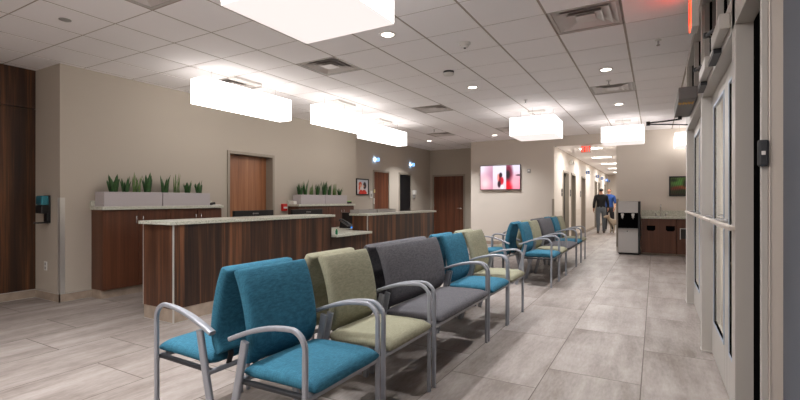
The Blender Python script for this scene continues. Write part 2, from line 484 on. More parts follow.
# bases and corner trim
def base(name, x0, x1, y0, y1):
    t = .012
    o = struct(name, B(x0, x1, y0, y1, 0, .10), M['tile_base'])
    ob = obj('trim_strip', B(x0-.002, x1+.002, y0-.002, y1+.002, .10, .106).box(x0-.003, x1+.003, y0-.003, y1+.003, 0, .004), M['trim_metal'], o)
    return o
base('baseboard_left', XW, XW+.012, 2.693, 3.06)
base('baseboard_pier', XP+.012, XW+.012, 2.693, 2.705)
base('baseboard_panel', XP, XP+.012, YB, 2.693)
base('baseboard_recess', XN, XN+.012, 9.0, 10.2)
base('baseboard_end', -4.69, HL, YE-.012, YE)
o = struct('baseboard_corridor', B(HL, HL+.012, YE+.14, 13.70, 0, .1).box(HL, HL+.012, 14.73, 15.2, 0, .1).box(HL, HL+.012, 16.13, 17.45, 0, .1).box(HL, HL+.012, 18.55, 21.65, 0, .1).box(HL, HL+.012, 22.55, 28, 0, .1), M['tile_base'])
struct('trim_2', B(XW, XW+.003, 2.702, 2.76, .106, 1.30).box(XW-.05, XW+.003, 2.701, 2.704, .106, 1.30), M['trim_metal'], 'metal guard on the pier corner', 'corner guard')
struct('trim_3', B(HL, HL+.004, YE+.14, 13.70, .75, .95).box(HL, HL+.004, 14.73, 15.2, .75, .95).box(HL, HL+.004, 16.13, 17.45, .75, .95).box(HL, HL+.004, 18.55, 21.65, .75, .95), M['light_wall'], 'rail band along the corridor wall', 'wall rail')
struct('trim_4', B(HL-.05, HL+.004, YE-.004, YE, .1, 1.3).box(HL, HL+.004, YE, YE+.06, .1, 1.3), M['frame_paint'], 'guard on the left corner of the corridor mouth', 'corner guard')
struct('trim_5', B(HR-.004, HR+.05, YE-.004, YE, .1, 1.3), M['frame_paint'], 'guard on the right corner of the corridor mouth', 'corner guard')

# ------------------------------------------------------------------ inner doors
def lever(parent, x, y, z, axis, sgn, m='chrome'):
    """axis: the direction the door faces"""
    mb = MB()
    if axis == 'X':
        mb.cyl((x, y, z), .027, .012, 'X').cyl((x, y, z), .01, .05, 'X'); mb.sweep([(x+.045, y, z), (x+.048, y+sgn*.06, z), (x+.045, y+sgn*.12, z)], .018, .014, (0,0,1))
    else:
        mb.cyl((x, y, z), .027, -.012, 'Y').cyl((x, y, z), .01, -.05, 'Y'); mb.sweep([(x, y-.045, z), (x+sgn*.06, y-.048, z), (x+sgn*.12, y-.045, z)], .018, .014, (0,0,1))
    return obj('handle', mb, M[m], parent)

def door_x(n, xw, y0, y1, top, leaf_m, label, recess=.0, sgn=1, fw=.05):
    """door in a wall facing +X: frame y0..y1, the leaf inside"""
    d = thing('door_%d' % n, label, 'door', (xw, (y0+y1)/2, 0), kind='structure')
    fr = MB()
    for a, b in ((y0, y0+fw), (y1-fw, y1)): fr.box(xw-recess-.02, xw+.02, a, b, 0, top)
    fr.box(xw-recess-.02, xw+.02, y0+fw, y1-fw, top-fw, top)
    obj('frame', fr, M['frame_paint'], d, bevel=.003)
    lf = obj('leaf', B(xw-recess-.045, xw-recess+.004 if not recess else xw-recess, y0+fw+.003, y1-fw-.003, .008, top-fw-.004), leaf_m, d)
    lever(d, xw-recess+.004, (y1-fw-.08) if sgn < 0 else (y0+fw+.08), 1.0, 'X', sgn)
    for z in (.25, 1.05, 1.85): obj('hinge', MB().cyl((xw-recess+.008, (y0+fw+.002) if sgn < 0 else (y1-fw-.002), z), .008, .1), M['chrome'], d)
    return d
door_x(1, XW, 5.19, 6.28, 2.13, M['door_oak'], 'oak door in a pale frame behind the reception desk', .16, -1)
door_x(2, XN+.0, 10.22, 11.08, 2.10, M['door_walnut'], 'brown wood door beside the framed poster', 0, -1)
door_x(3, XN+.0, 11.64, 12.42, 2.10, M['black'], 'black door in the recessed wall near the corner', 0, -1)
d4 = thing('door_4', 'dark walnut door at the end of the nook left of the screen', 'door', (-6.0, 13.8, 0), kind='structure')
obj('frame', B(-6.60, -6.55, 13.76, 13.82, 0, 2.12).box(-5.47, -5.42, 13.76, 13.82, 0, 2.12).box(-6.55, -5.47, 13.76, 13.82, 2.07, 2.12), M['frame_paint'], d4, bevel=.003)
obj('leaf', B(-6.547, -5.473, 13.785, 13.81, .008, 2.066), M['door_walnut'], d4)
lever(d4, -5.56, 13.785, 1.0, 'Y', -1)
for z in (.3, 1.05, 1.8): obj('hinge', MB().cyl((-6.545, 13.783, z), .009, .1), M['chrome'], d4)
hall_doors = []
names = ['nearest door of the corridor, just past the screen wall', 'second door along the corridor', 'third door along the corridor, before the long blank stretch',
         'fourth door along the corridor, behind the person in black', 'fifth door along the corridor', 'farthest door of the corridor']
for k, (a, b) in enumerate(doors_h):
    d = thing('door_%d' % (5+k), names[k], 'door', (HL, (a+b)/2, 0), group='doors along the corridor', kind='structure')
    obj('frame', B(HL-.15, HL+.02, a-.045, a+.01, 0, 2.10).box(HL-.15, HL+.02, b-.01, b+.045, 0, 2.10).box(HL-.15, HL+.02, a+.01, b-.01, 2.085, 2.145), M['frame_paint'], d)
    obj('leaf', B(HL-.14, HL-.10, a+.012, b-.012, .008, 2.083), M['door_walnut'] if k in (2,) else M['dark_metal'], d)
    lever(d, HL-.10, a+.1, 1.0, 'X', 1)
    if k < 3:
        tag(obj('door_plaque', B(HL-.002, HL+.012, a-.28, a-.13, 1.38, 1.60).box(HL+.012, HL+.016, a-.27, a-.14, 1.50, 1.59, 1).box(HL+.012, HL+.016, a-.27, a-.14, 1.39, 1.48, 1), [M['grey_plastic'], M['charcoal']]),
            ['dark room plaque beside the nearest corridor door', 'dark room plaque between the first two corridor doors', 'dark room plaque before the third corridor door'][k], 'sign', 'room plaques along the corridor')

# ------------------------------------------------------------------ storefront
def storefront():
    al, ab = M['alu'], M['alu_blue']
    Z1 = CEIL
    posts = [(2.13, 2.15), (2.71, 2.81), (4.50, 4.60), (6.50, 6.70)]
    for k, (a, b) in enumerate(posts):
        o = struct('trim_%d' % (10+k), B(XG if k else .346, .47 if k else .368, a, b, 0, Z1).box(XG-.004, .465 if k else .368, a-.005, b+.005, 0, .015), al,
                   ['aluminium post carrying the card reader', 'aluminium post at the near jamb of the near glass doors', 'aluminium post between the two pairs of glass doors', 'aluminium post at the far jamb of the far glass doors'][k], 'post', bevel=.003)
    struct('trim_14', B(XG, .45, 2.17, 6.50, 2.13, 2.31), al, 'aluminium header over the glass doors', 'header', bevel=.003)
    struct('trim_15', B(XG, .45, 2.17, 6.50, CEIL-.07, CEIL), al, 'aluminium head rail at the ceiling', 'header')
    struct('trim_16', B(.3685, .47, 2.127, 2.15, 0, Z1).box(.3685, .374, 2.123, 2.127, 0, Z1), M['rail'], 'pale metal jamb beside the slate wall', 'jamb', bevel=.002)
    n = 1
    for (y0, y1) in ((2.81, 3.62), (3.62, 4.50), (4.60, 5.55), (5.55, 6.50)):
        w = struct('window_%d' % n, B(.355, .435, y0, y0+.03, 2.31, CEIL-.07).box(.355, .435, y1-.03, y1, 2.31, CEIL-.07), al,
                   ['transom over the near leaf of the near doors', 'transom over the far leaf of the near doors', 'transom over the near leaf of the far doors', 'transom over the far leaf of the far doors'][n-1], 'window')
        obj('pane', B(.400, .408, y0+.03, y1-.03, 2.31, CEIL-.07), M['glass'], w)
        obj('gasket', B(.392, .416, y0+.03, y0+.045, 2.31, CEIL-.07).box(.392, .416, y1-.045, y1-.03, 2.31, CEIL-.07), M['gasket'], w)
        n += 1
    struct('trim_17', B(.412, .47, 2.151, 2.709, 0, Z1), M['gasket'], 'black strip standing in for the dark gap between the aluminium posts', 'dark gap strip')  # opaque black put where the opening between the posts is only dark
    # leaves
    dn = 11
    for (y0, y1, side, lab) in ((2.815, 3.605, 'near', 'near leaf of the near glass doors'), (3.611, 4.495, 'far', 'far leaf of the near glass doors'),
                                (4.605, 5.545, 'near', 'near leaf of the far glass doors'), (5.551, 6.495, 'far', 'far leaf of the far glass doors')):
        d = thing('door_%d' % dn, lab + ' with a pale push rail', 'door', (.43, (y0+y1)/2, 0), kind='structure'); dn += 1
        x0, x1, st = .410, .455, .115
        ya, yb = y0+st, y1-st
        if side == 'far': yb = y1-.17
        obj('stile', B(x0, x1, y0, ya, .01, 2.125), al, d, bevel=.003); obj('stile', B(x0, x1, yb, y1, .01, 2.125), al, d, bevel=.003)
        obj('bottom_rail', B(x0, x1, ya, yb, .01, .285), al, d); obj('top_rail', B(x0, x1, ya, yb, 2.02, 2.125), al, d)
        g = MB(); t = .018
        g.box(x0-.006, x0+.008, ya, ya+t, .285, 2.02).box(x0-.006, x0+.008, yb-t, yb, .285, 2.02).box(x0-.006, x0+.008, ya+t, yb-t, .285, .285+t).box(x0-.006, x0+.008, ya+t, yb-t, 2.02-t, 2.02)
        obj('glazing_bead', g, ab, d)
        g = MB(); a2, b2, t = ya+.018, yb-.018, .022
        g.box(x0-.002, x0+.010, a2, a2+t, .303, 2.0).box(x0-.002, x0+.010, b2-t, b2, .303, 2.0).box(x0-.002, x0+.010, a2+t, b2-t, .303, .321)
        obj('gasket', g, M['gasket'], d)
        obj('pane', B(x0+.004, x0+.010, ya+.041, yb-.041, .322, 2.0), M['glass'], d)
        r = MB(); za = 1.118
        r.box(.315, .345, y0-.10 if side == 'near' and dn < 13 else y0+.02, y1-.02 if side == 'near' else y1-.03, za, za+.022)
        obj('push_rail', r, M['rail'], d, bevel=.005)
        for yy in (y0+.06, y1-.06): obj('rail_bracket', MB().cyl((.345, yy, za+.017), .012, .07, 'X'), M['chrome'], d)
        # a rail on the outer side too
        obj('outer_rail', B(.52, .545, ya-.04, yb+.04, 1.12, 1.15), M['rail'], d, bevel=.005)
        # closer
        if dn in (12, 13):
            yc0, yc1 = (2.86, 3.26) if dn == 12 else (3.66, 4.10)
            obj('closer_body', B(.292, XG, yc0, yc1, 2.165, 2.245), al, d, bevel=.006)
            obj('closer_plate', B(.30, XG+.005, yc1-.05, yc1+.25, 2.135, 2.163), M['dark_metal'], d)
            a = MB(); ys = yc1-.06
            a.cyl((.315, ys, 2.245), .016, .04); a.sweep([(.315, ys, 2.285), (.275, ys+.16, 2.29)], .022, .012, (0,0,1)); a.sweep([(.275, ys+.16, 2.30), (.345, ys+.30, 2.30)], .02, .012, (0,0,1))
            a.cyl((.275, ys+.16, 2.28), .014, .03)
            obj('closer_arm', a, M['black'], d)
storefront()

# door operator over the far pair
op = thing('door_operator', 'grey automatic door operator box with amber warning text', 'door operator', (.26, 5.4, 2.2))
obj('housing', B(.19, XG-.002, 4.88, 5.93, 2.20, 2.315), plain('operator_grey', (118, 117, 116), .45, .3), op, bevel=.006)
tx = MB()
for k in range(10): tx.box(.196+k*.0125, .205+k*.0125, 5.02+.02*(k % 3), 5.11+.03*(k % 2), 2.196, 2.2)
tag(obj('warning_text', tx, M['amber'], op), 'amber warning lettering')
a = MB(); a.cyl((.24, 5.86, 2.165), .02, .036); a.sweep([(.24, 5.86, 2.17), (.08, 5.94, 2.172), (-.07, 5.97, 2.17)], .018, .009, (0,0,1)); a.sweep([(-.07, 5.97, 2.155), (.14, 6.06, 2.15), (.33, 6.13, 2.14)], .014, .009, (0,0,1)); a.cyl((-.07, 5.97, 2.14), .02, .045)
obj('arm', a, M['black'], op)

cr = thing('card_reader', 'slim black card reader on the aluminium post', 'card reader', (.352, 2.13, 1.39))
obj('body', B(.334, .367, 2.108, 2.131, 1.395, 1.495), M['charcoal'], cr, bevel=.008, seg=3)
obj('mark', B(.344, .356, 2.1065, 2.1082, 1.438, 1.452), M['white_plastic'], cr)
obj('indicator', B(.348, .352, 2.1065, 2.1082, 1.425, 1.428), M['black'], cr)

# ------------------------------------------------------------------ ceiling fittings
def vent(i, j, label):
    x0, y0 = GX0+i*GP, GY0+j*GP; cx, cy = x0+GP/2, y0+GP/2; R = GP/2-.008
    t = thing('ceiling_vent', label, 'vent', (cx, cy, CEIL), 'square air diffusers in the ceiling')
    fl = MB()
    for s in ((-R, R, -R, -R+.028), (-R, R, R-.028, R), (-R, -R+.028, -R+.028, R-.028), (R-.028, R, -R+.028, R-.028)):
        fl.box(cx+s[0], cx+s[1], cy+s[2], cy+s[3], CEIL-.004, CEIL+.01)
    obj('flange', fl, M['ceil_tile_white'], t)
    def cone(r0, z0, r1, z1):
        mb = MB(); bm = mb.bm
        def ring(r, z): return [bm.verts.new((cx+a*r, cy+b*r, z)) for a, b in ((-1,-1),(1,-1),(1,1),(-1,1))]
        A, Bq, A2, B2 = ring(r0, z0), ring(r1, z1), ring(r0-.004, z0+.006), ring(r1-.004, z1+.006)
        for q in range(4):
            n = (q+1) % 4
            bm.faces.new((A[q], A[n], Bq[n], Bq[q])); bm.faces.new((A2[q], A2[n], B2[n], B2[q]))
            bm.faces.new((A[q], A[n], A2[n], A2[q])); bm.faces.new((Bq[q], Bq[n], B2[n], B2[q]))
        return mb
    obj('louver', cone(R-.02, CEIL+.0, R-.085, CEIL+.030), M['vent_metal'], t)
    obj('louver', cone(R-.08, CEIL-.006, R-.155, CEIL+.026), M['vent_metal'], t)
    obj('louver', cone(R-.145, CEIL-.010, R-.215, CEIL+.022), M['vent_metal'], t)
    obj('core_plate', B(cx-.085, cx+.085, cy-.085, cy+.085, CEIL-.004, CEIL+.004), M['vent_metal'], t)
    obj('plenum_box', MB().box(cx-R, cx+R, cy-R, cy+R, CEIL+.16, CEIL+.18).box(cx-R-.005, cx-R, cy-R, cy+R, CEIL+.01, CEIL+.18).box(cx+R, cx+R+.005, cy-R, cy+R, CEIL+.01, CEIL+.18).box(cx-R, cx+R, cy-R-.005, cy-R, CEIL+.01, CEIL+.18).box(cx-R, cx+R, cy+R, cy+R+.005, CEIL+.01, CEIL+.18), M['vent_metal'], t)
M['ceil_tile_white'] = plain('vent_flange', (186, 180, 175), .5)
M['vent_metal'] = plain('vent_metal', (214, 208, 204), .45)
VL = ['large air diffuser near the top edge, before the exit light', 'air diffuser beside the big square pendant', 'air diffuser behind the nearest long pendant',
      'air diffuser between the downlights over the aisle', 'air diffuser over the desk beside the third long pendant', 'farthest air diffuser before the nook',
      'air diffuser at the top edge, left part of the ceiling', 'air diffuser just behind the square pendant by the screen']
for (i, j), l in zip(VENTS, VL): vent(i, j, l)

def area(name, loc, size, power, col=(1, .9, .8), rot=(0, 0, 0), shape='DISK', size_y=None, spread=PI):
    l = bpy.data.lights.new(name, 'AREA'); l.shape = shape; l.size = size; l.energy = power; l.color = col; l.spread = spread
    if size_y: l.size_y = size_y
    o = bpy.data.objects.new(name, l); C.objects.link(o); o.location = loc; o.rotation_euler = rot
    return o
DL_W = 16
def downlight(x, y, label, power=DL_W):
    t = thing('downlight', label, 'downlight', (x, y, CEIL), 'round recessed downlights')
    obj('trim_ring', MB().lathe([(.062, CEIL-.004), (.064, CEIL-.012), (.085, CEIL-.011), (.088, CEIL-.006)], (x, y, 0), 28), M['white_plastic'], t)
    obj('lens', MB().cyl((x, y, CEIL-.010), .062, .006, n=28), M['lens'], t)
    l = area('downlight_lamp', (x, y, CEIL-.016), .12, power, (.98, .98, 1), spread=math.radians(118)); l['kind'] = 'helper'
for x, y, l in ((-2.375, 3.90, 'nearest downlight, just past the big square pendant'), (-2.38, 6.355, 'middle downlight over the chair rows'),
                (-.552, 6.35, 'nearest downlight over the aisle by the glass doors'), (-.551, 8.76, 'farther downlight over the aisle past the diffuser'),
                (-5.6, 11.47, 'downlight in front of the nook door'), (-3.64, 11.35, 'downlight in front of the wall screen')):
    downlight(x, y, l, 26 if x < -5 else DL_W if x < -1 else 12.5)
downlight(-.55, 3.9, 'downlight over the near end of the aisle, above the picture', 12)
for x, y in ((-2.375, 1.45), (-4.2, 1.45), (-2.375, -1.0), (-4.2, -1.0)):  # extra lamps outside the view, added to brighten floor and ceiling
    downlight(x, y, 'unseen downlight added overhead to brighten the room', 13)

def ceil_disc(name, x, y, prof, m, label, cat):
    return tag(obj(name, MB().lathe([(r, CEIL-.006+z) for r, z in prof], (x, y, 0), 24), m), label, cat)
ceil_disc('ceiling_cover_plate', -4.811, 2.075, [(.05, .005), (.05, -.004), (0, -.006)], M['grey_plastic'], 'flat grey round cover plate in a ceiling tile', 'cover plate')
sm = thing('smoke_detector', 'white dome smoke detector on the ceiling', 'smoke detector', (-1.78, 4.52, CEIL))
obj('base', MB().lathe([(.062, CEIL-.006), (.062, CEIL-.024), (.05, CEIL-.03)], (-1.78, 4.52, 0), 24), M['white_plastic'], sm)
obj('dome', MB().lathe([(.045, CEIL-.029), (.04, CEIL-.05), (.02, CEIL-.06), (0, CEIL-.061)], (-1.78, 4.52, 0), 24), M['white_plastic'], sm)
obj('sensor_eye', MB().lathe([(.014, CEIL-.060), (.012, CEIL-.068), (0, CEIL-.07)], (-1.78, 4.52, 0), 16), M['charcoal'], sm)
oc = thing('ceiling_sensor', 'round sensor with a dark rim on the ceiling', 'sensor', (-2.36, 5.42, CEIL))
obj('base', MB().lathe([(.07, CEIL), (.07, CEIL-.03)], (-2.36, 5.42, 0), 24), M['charcoal'], oc)
obj('cover', MB().lathe([(.07, CEIL-.03), (.066, CEIL-.055), (.03, CEIL-.062), (0, CEIL-.062)], (-2.36, 5.42, 0), 24), M['white_plastic'], oc)
for x, y, l in ((.03, 5.45, 'pendent sprinkler head near the door operator'), (-.57, 6.95, 'pendent sprinkler head between the aisle downlight and diffuser'), (-4.6, 9.7, 'pendent sprinkler head over the far end of the desk'), (-1.9, 7.6, 'pendent sprinkler head above the square pendant')):
    s = thing('ceiling_sprinkler', l, 'sprinkler', (x, y, CEIL), 'sprinkler heads')
    obj('escutcheon', MB().lathe([(.035, CEIL), (.033, CEIL-.014), (.012, CEIL-.018)], (x, y, 0), 16), M['white_plastic'], s)
    obj('head', MB().cyl((x, y, CEIL-.06), .009, .045, n=10).cyl((x, y, CEIL-.064), .018, .004, n=14), M['chrome'], s)

# pendants
CAB = plain('steel_cable', (170, 168, 165), .4, .6)
def pendant(name, label, x0, x1, y0, y1, z0, z1, sm_, bm_, group, tm):
    t = thing(name, label, 'pendant light', ((x0+x1)/2, (y0+y1)/2, z0), group)
    e = .006
    sh = MB()
    zs = z0+.0065
    sh.box(x0, x1, y0, y0+e, zs, z1).box(x0, x1, y1-e, y1, zs, z1).box(x0, x0+e, y0+e, y1-e, zs, z1).box(x1-e, x1, y0+e, y1-e, zs, z1)
    obj('shade', sh, sm_, t, bevel=.002)
    obj('diffuser', B(x0, x1, y0, y1, z0, z0+.006), bm_, t)
    cx, cy = (x0+x1)/2, (y0+y1)/2
    # spider carrying the lamps, cables, canopy
    long_y = (y1-y0) > (x1-x0)*1.5
    fr = MB(); fr.box(x0+e, x1-e, cy-.01, cy+.01, z1-.05, z1-.03).box(cx-.01, cx+.01, y0+e, y1-e, z1-.05, z1-.03)
    obj('spider', fr, M['white_plastic'], t)
    obj('top_cover', B(x0+e, x1-e, y0+e, y1-e, z1-.028, z1-.024), tm, t)
    dx, dy = (x1-x0)*.5-.02, (y1-y0)*.5-.02
    pts = [(cx, cy-dy*.75), (cx, cy), (cx, cy+dy*.75)] if long_y else [(cx-dx*.8, cy), (cx+dx*.8, cy), (cx, cy-dy*.8), (cx, cy+dy*.8)]
    for p in pts: obj('cable', MB().cyl((p[0], p[1], z1-.045), .0022, CEIL-z1+.04, n=6), CAB, t)
    if long_y: cn = B(cx-.06, cx+.06, cy-.25, cy+.25, CEIL-.04, CEIL-.006)
    else: cn = B(cx-.15, cx+.15, cy-.06, cy+.06, CEIL-.04, CEIL-.006)
    obj('canopy', cn, M['white_plastic'], t, bevel=.004)
    return t
SQ = 'square drum pendants'; LN = 'long box pendants over the reception desk'
pendant('square_pendant', 'biggest square white pendant, at the top edge nearest the viewer', -2.285, -1.52, 1.81, 2.58, 2.45, 2.79, M['shade'], M['shade_bottom'], SQ, M['cover_sq'])
pendant('square_pendant', 'square white pendant hanging before the wall screen', -2.345, -1.55, 8.20, 9.05, 2.455, 2.79, M['shade'], M['shade_bottom'], SQ, M['cover_sq'])
pendant('square_pendant', 'square white pendant hanging before the corridor mouth', -.985, -.20, 10.25, 10.95, 2.475, 2.80, M['shade'], M['shade_bottom'], SQ, M['cover_sq'])
pendant('square_pendant', 'square white pendant in front of the sink wall, cut by the glass', .385, 1.15, 11.50, 12.15, 2.455, 2.75, M['lin_shade'], M['shade_bottom'], SQ, M['cover_sq'])
pendant('long_pendant', 'nearest long white pendant over the reception desk', -5.15, -4.90, 3.62, 5.17, 2.50, 2.82, M['lin_shade'], M['lin_shade'], LN, M['cover_lin'])
pendant('long_pendant', 'middle long white pendant over the reception desk', -4.80, -4.55, 5.50, 6.98, 2.495, 2.80, M['lin_shade'], M['lin_shade'], LN, M['cover_lin'])
pendant('long_pendant', 'farthest long white pendant over the reception desk', -5.13, -4.88, 7.26, 8.85, 2.50, 2.80, M['lin_shade'], M['lin_shade'], LN, M['cover_lin'])

for x, y in ((-2.9, -1.9), (-4.0, -3.4), (-1.0, -3.0), (-2.0, -3.4), (-1.2, -1.2), (-2.0, -.6), (-3.4, -1.5), (-.5, -1.6), (-3.0, -3.6)):  # unseen pendants, added to lift the brightness of the ceiling
    pendant('long_pendant', 'unseen pendant added behind the viewer to brighten the ceiling', x, x+.3, y, y+1.6, 2.45, 2.79, M['lin_shade'], M['lin_shade'], LN, M['cover_lin'])

# corridor troffers
TL = ['nearest light panel in the corridor ceiling', 'second light panel in the corridor ceiling', 'third light panel in the corridor ceiling', 'fourth light panel in the corridor ceiling', 'farthest light panel in the corridor ceiling']
for y, l in zip((13.45, 16.4, 19.4, 22.4, 25.6), TL):
    t = thing('ceiling_light', l, 'ceiling light', (-1.55, y, HC), 'light panels in the corridor')
    obj('frame', B(-1.87, -1.25, y-.19, y-.17, HC-.012, HC-.001).box(-1.87, -1.25, y+.17, y+.19, HC-.012, HC-.001).box(-1.87, -1.85, y-.17, y+.17, HC-.012, HC-.001).box(-1.27, -1.25, y-.17, y+.17, HC-.012, HC-.001), M['white_plastic'], t)
    obj('lens', B(-1.85, -1.27, y-.17, y+.17, HC-.01, HC-.001), M['troffer'], t)
    l = area('corridor_lamp', (-1.56, y, HC-.02), .55, 19, (1, .98, .96), (0, 0, 0), 'RECTANGLE', .42); l['kind'] = 'helper'

# exit signs
def bars(mb, letter, x, z, w, h, y0, y1, t):
    if letter == 'E':
        mb.box(x, x+t, y0, y1, z, z+h)
        for k in (0, .5, 1): mb.box(x+t, x+w, y0, y1, z+(h-t)*k, z+(h-t)*k+t)
    elif letter == 'I': mb.box(x+w/2-t/2, x+w/2+t/2, y0, y1, z, z+h)
    elif letter == 'T': mb.box(x, x+w, y0, y1, z+h-t, z+h).box(x+w/2-t/2, x+w/2+t/2, y0, y1, z, z+h-t)
    elif letter == 'X':
        mb.poly_prism([(x, z), (x+t*1.2, z), (x+w, z+h), (x+w-t*1.2, z+h)], 'Y', y0, y1)
        mb.poly_prism([(x+w-t*1.2, z), (x+w, z), (x+t*1.2, z+h), (x, z+h)], 'Y', y0, y1)
ex = thing('exit_sign', 'lit EXIT sign hanging at the corridor mouth', 'exit sign', (-1.57, 12.62, 2.5))
obj('housing', B(-1.70, -1.45, 12.62, 12.665, 2.515, HC-.012), M['white_plastic'], ex, bevel=.005)
lt = MB()
for k, ch in enumerate('EXIT'): bars(lt, ch, -1.685+k*.057, 2.535, .043, .15, 12.612, 12.62, .012)
tag(obj('letters', lt, M['exit_red'], ex), 'red glowing letters EXIT')
obj('canopy', B(-1.63, -1.51, 12.60, 12.69, HC-.014, HC-.001), M['white_plastic'], ex)
ex = thing('exit_sign', 'EXIT sign seen edge-on above the glass doors, glowing red', 'exit sign', (.28, 4.24, 2.65))
obj('housing', B(.252, .302, 4.24, 4.43, 2.65, CEIL-.02), M['white_plastic'], ex, bevel=.004)
obj('canopy', B(.25, .31, 4.29, 4.38, CEIL-.022, CEIL-.006), M['white_plastic'], ex)
fc = obj('lit_face', B(.2455, .252, 4.25, 4.42, 2.66, CEIL-.03), M['exit_face'], ex)
lt = MB()
for k, ch in enumerate('TIXE'): bars(lt, ch, 4.262+k*.038, 2.715, .03, .17, 0, .003, .010)
for v in lt.bm.verts: v.co = Vector((.2455-v.co.y, v.co.x if True else 0, v.co.z))
# mirrored so it reads from the room
ys = [v.co.y for v in lt.bm.verts]; mid = (min(ys)+max(ys))/2
obj('letters', lt, M['exit_red'], fc)
l = area('exit_lamp', (.242, 4.34, 2.82), .2, .28, (1, .12, .05), (0, -PI/2, 0), 'RECTANGLE', .14); l['kind'] = 'helper'

# ------------------------------------------------------------------ reception desk
DX, DB = -4.286, -4.815
desk = thing('reception_desk', 'long walnut reception desk with a lowered bay', 'reception desk', (-4.53, 5.9, 0))
DF = -4.605
YA0, YA1, YL1, YB1 = 2.812, 5.39, 6.372, 9.03
ft = obj('front_panel', B(DX-.02, DX, YA0+.012, YA1, .145, 1.013), M['desk_wood'], desk)
obj('end_panel', B(DB, DX-.012, YA0, YA0+.02, .145, 1.013), M['desk_end_wood'], desk)
obj('back_panel', B(DB, DB+.02, YA0+.02, YA1, .1, 1.013), M['desk_wood'], desk)
obj('bay_end_panel', B(DB, DX, YA1-.02, YA1-.0005, .145, 1.013), M['desk_end_wood'], desk)
obj('bay_front_panel', B(DX-.02, DX-.001, YA1, YL1, .145, .70), M['desk_wood'], desk)
obj('far_front_panel', B(DX-.02, DX, YL1+.012, YB1, .145, 1.0), M['desk_wood'], desk)
obj('bay_far_end_panel', B(DF, DX-.012, YL1, YL1+.02, .10, 1.0), M['desk_end_wood'], desk)
obj('far_end_panel', B(DF, DX, YB1-.02, YB1-.0005, .145, 1.0), M['desk_end_wood'], desk)
obj('far_back_panel', B(DF, DF+.02, YL1+.02, YB1-.02, .1, 1.0), M['desk_wood'], desk)
ed = MB()
ed.box(DX-.013, DX+.001, YA0-.001, YA0+.013, .0, 1.013)
ed.box(DB-.001, DB+.012, YA0-.001, YA0+.013, .145, 1.013)
ed.box(DX-.013, DX+.001, YL1-.001, YL1+.013, .745, 1.0)
tag(obj('corner_strip', ed, M['trim_metal'], desk), 'silver corner strip')
obj('tile_plinth', B(DB+.01, DX-.006, YA0+.006, YL1, .004, .145).box(DF+.01, DX-.006, YL1, YB1-.01, .004, .145), M['tile_base'], desk)
obj('plinth_trim', B(DB+.008, DX-.003, YA0+.003, YL1, 0, .004).box(DF+.008, DX-.003, YL1, YB1-.008, 0, .004), M['trim_metal'], desk)
tag(obj('countertop', B(DB-.02, DX+.035, YA0-.04, YA1+.05, 1.0135, 1.047), M['counter'], bevel=.003), 'speckled stone top on the near high part of the desk', 'countertop', 'stone tops of the reception desk')
tag(obj('countertop', B(DB, DX+.10, YA1+.002, YL1-.003, .703, .74), M['counter'], bevel=.003), 'speckled stone top of the lowered bay', 'countertop', 'stone tops of the reception desk')
tag(obj('countertop', B(DF-.03, DX+.035, YL1-.055, YB1+.05, 1.0005, 1.036), M['counter'], bevel=.003), 'speckled stone top on the far high part of the desk', 'countertop', 'stone tops of the reception desk')
# staff worktop behind
ws = thing('staff_worktop', 'low staff worktop running behind the desk', 'worktop', (-5.1, 5.9, 0))
obj('top', B(-5.42, DB-.003, 3.32, YB1-.05, .703, .74), M['counter'], ws)
for yy in (3.34, 4.9, 7.0, 8.85): obj('leg', B(-5.4, DB-.006, yy, yy+.03, 0, .703), M['desk_end_wood'], ws)

# things on the desk
def monitor(y0, y1, ztop, x, label, tilt=0):
    t = thing('monitor', label, 'monitor', (x, (y0+y1)/2, .7405), 'black monitors behind the desk')
    obj('screen_housing', B(x-.025, x+.02, y0, y1, ztop-.36, ztop), M['black'], t, bevel=.006)
    obj('stand', B(x+.02, x+.05, (y0+y1)/2-.04, (y0+y1)/2+.04, .757, ztop-.12), M['charcoal'], t)
    obj('foot', B(x-.07, x+.11, (y0+y1)/2-.12, (y0+y1)/2+.12, .741, .757), M['charcoal'], t, bevel=.004)
    mk = MB(); ym, zm = (y0+y1)/2+.02, ztop-.045
    mk.lathe([(.0, 0), (.013, .0)], (0, 0, 0), 16)
    for v in mk.bm.verts: v.co = Vector((x+.0215, ym-.05+v.co.x, zm+v.co.y))
    mk.box(x+.0203, x+.0215, ym-.03, ym-.008, zm-.009, zm+.009).box(x+.0203, x+.0215, ym-.002, ym+.018, zm-.009, zm+.009).box(x+.0203, x+.0215, ym+.024, ym+.045, zm-.009, zm+.009)
    obj('logo', mk, M['grey_plastic'], t)
monitor(4.16, 4.88, 1.122, -5.0, 'black monitor in front of the oak door, behind the desk')
monitor(5.28, 6.02, 1.118, -5.0, 'black monitor in front of the right cabinet run, behind the desk')
t = thing('monitor', 'black monitor seen edge-on behind the desk phone', 'monitor', (-5.28, 7.17, .7405), 'black monitors behind the desk')
obj('screen_housing', B(-5.42, -5.15, 7.15, 7.19, .80, 1.02), M['black'], t, bevel=.004)
obj('stand', B(-5.32, -5.25, 7.19, 7.22, .755, .95), M['charcoal'], t)
obj('foot', B(-5.38, -5.19, 7.10, 7.28, .7405, .755), M['charcoal'], t)

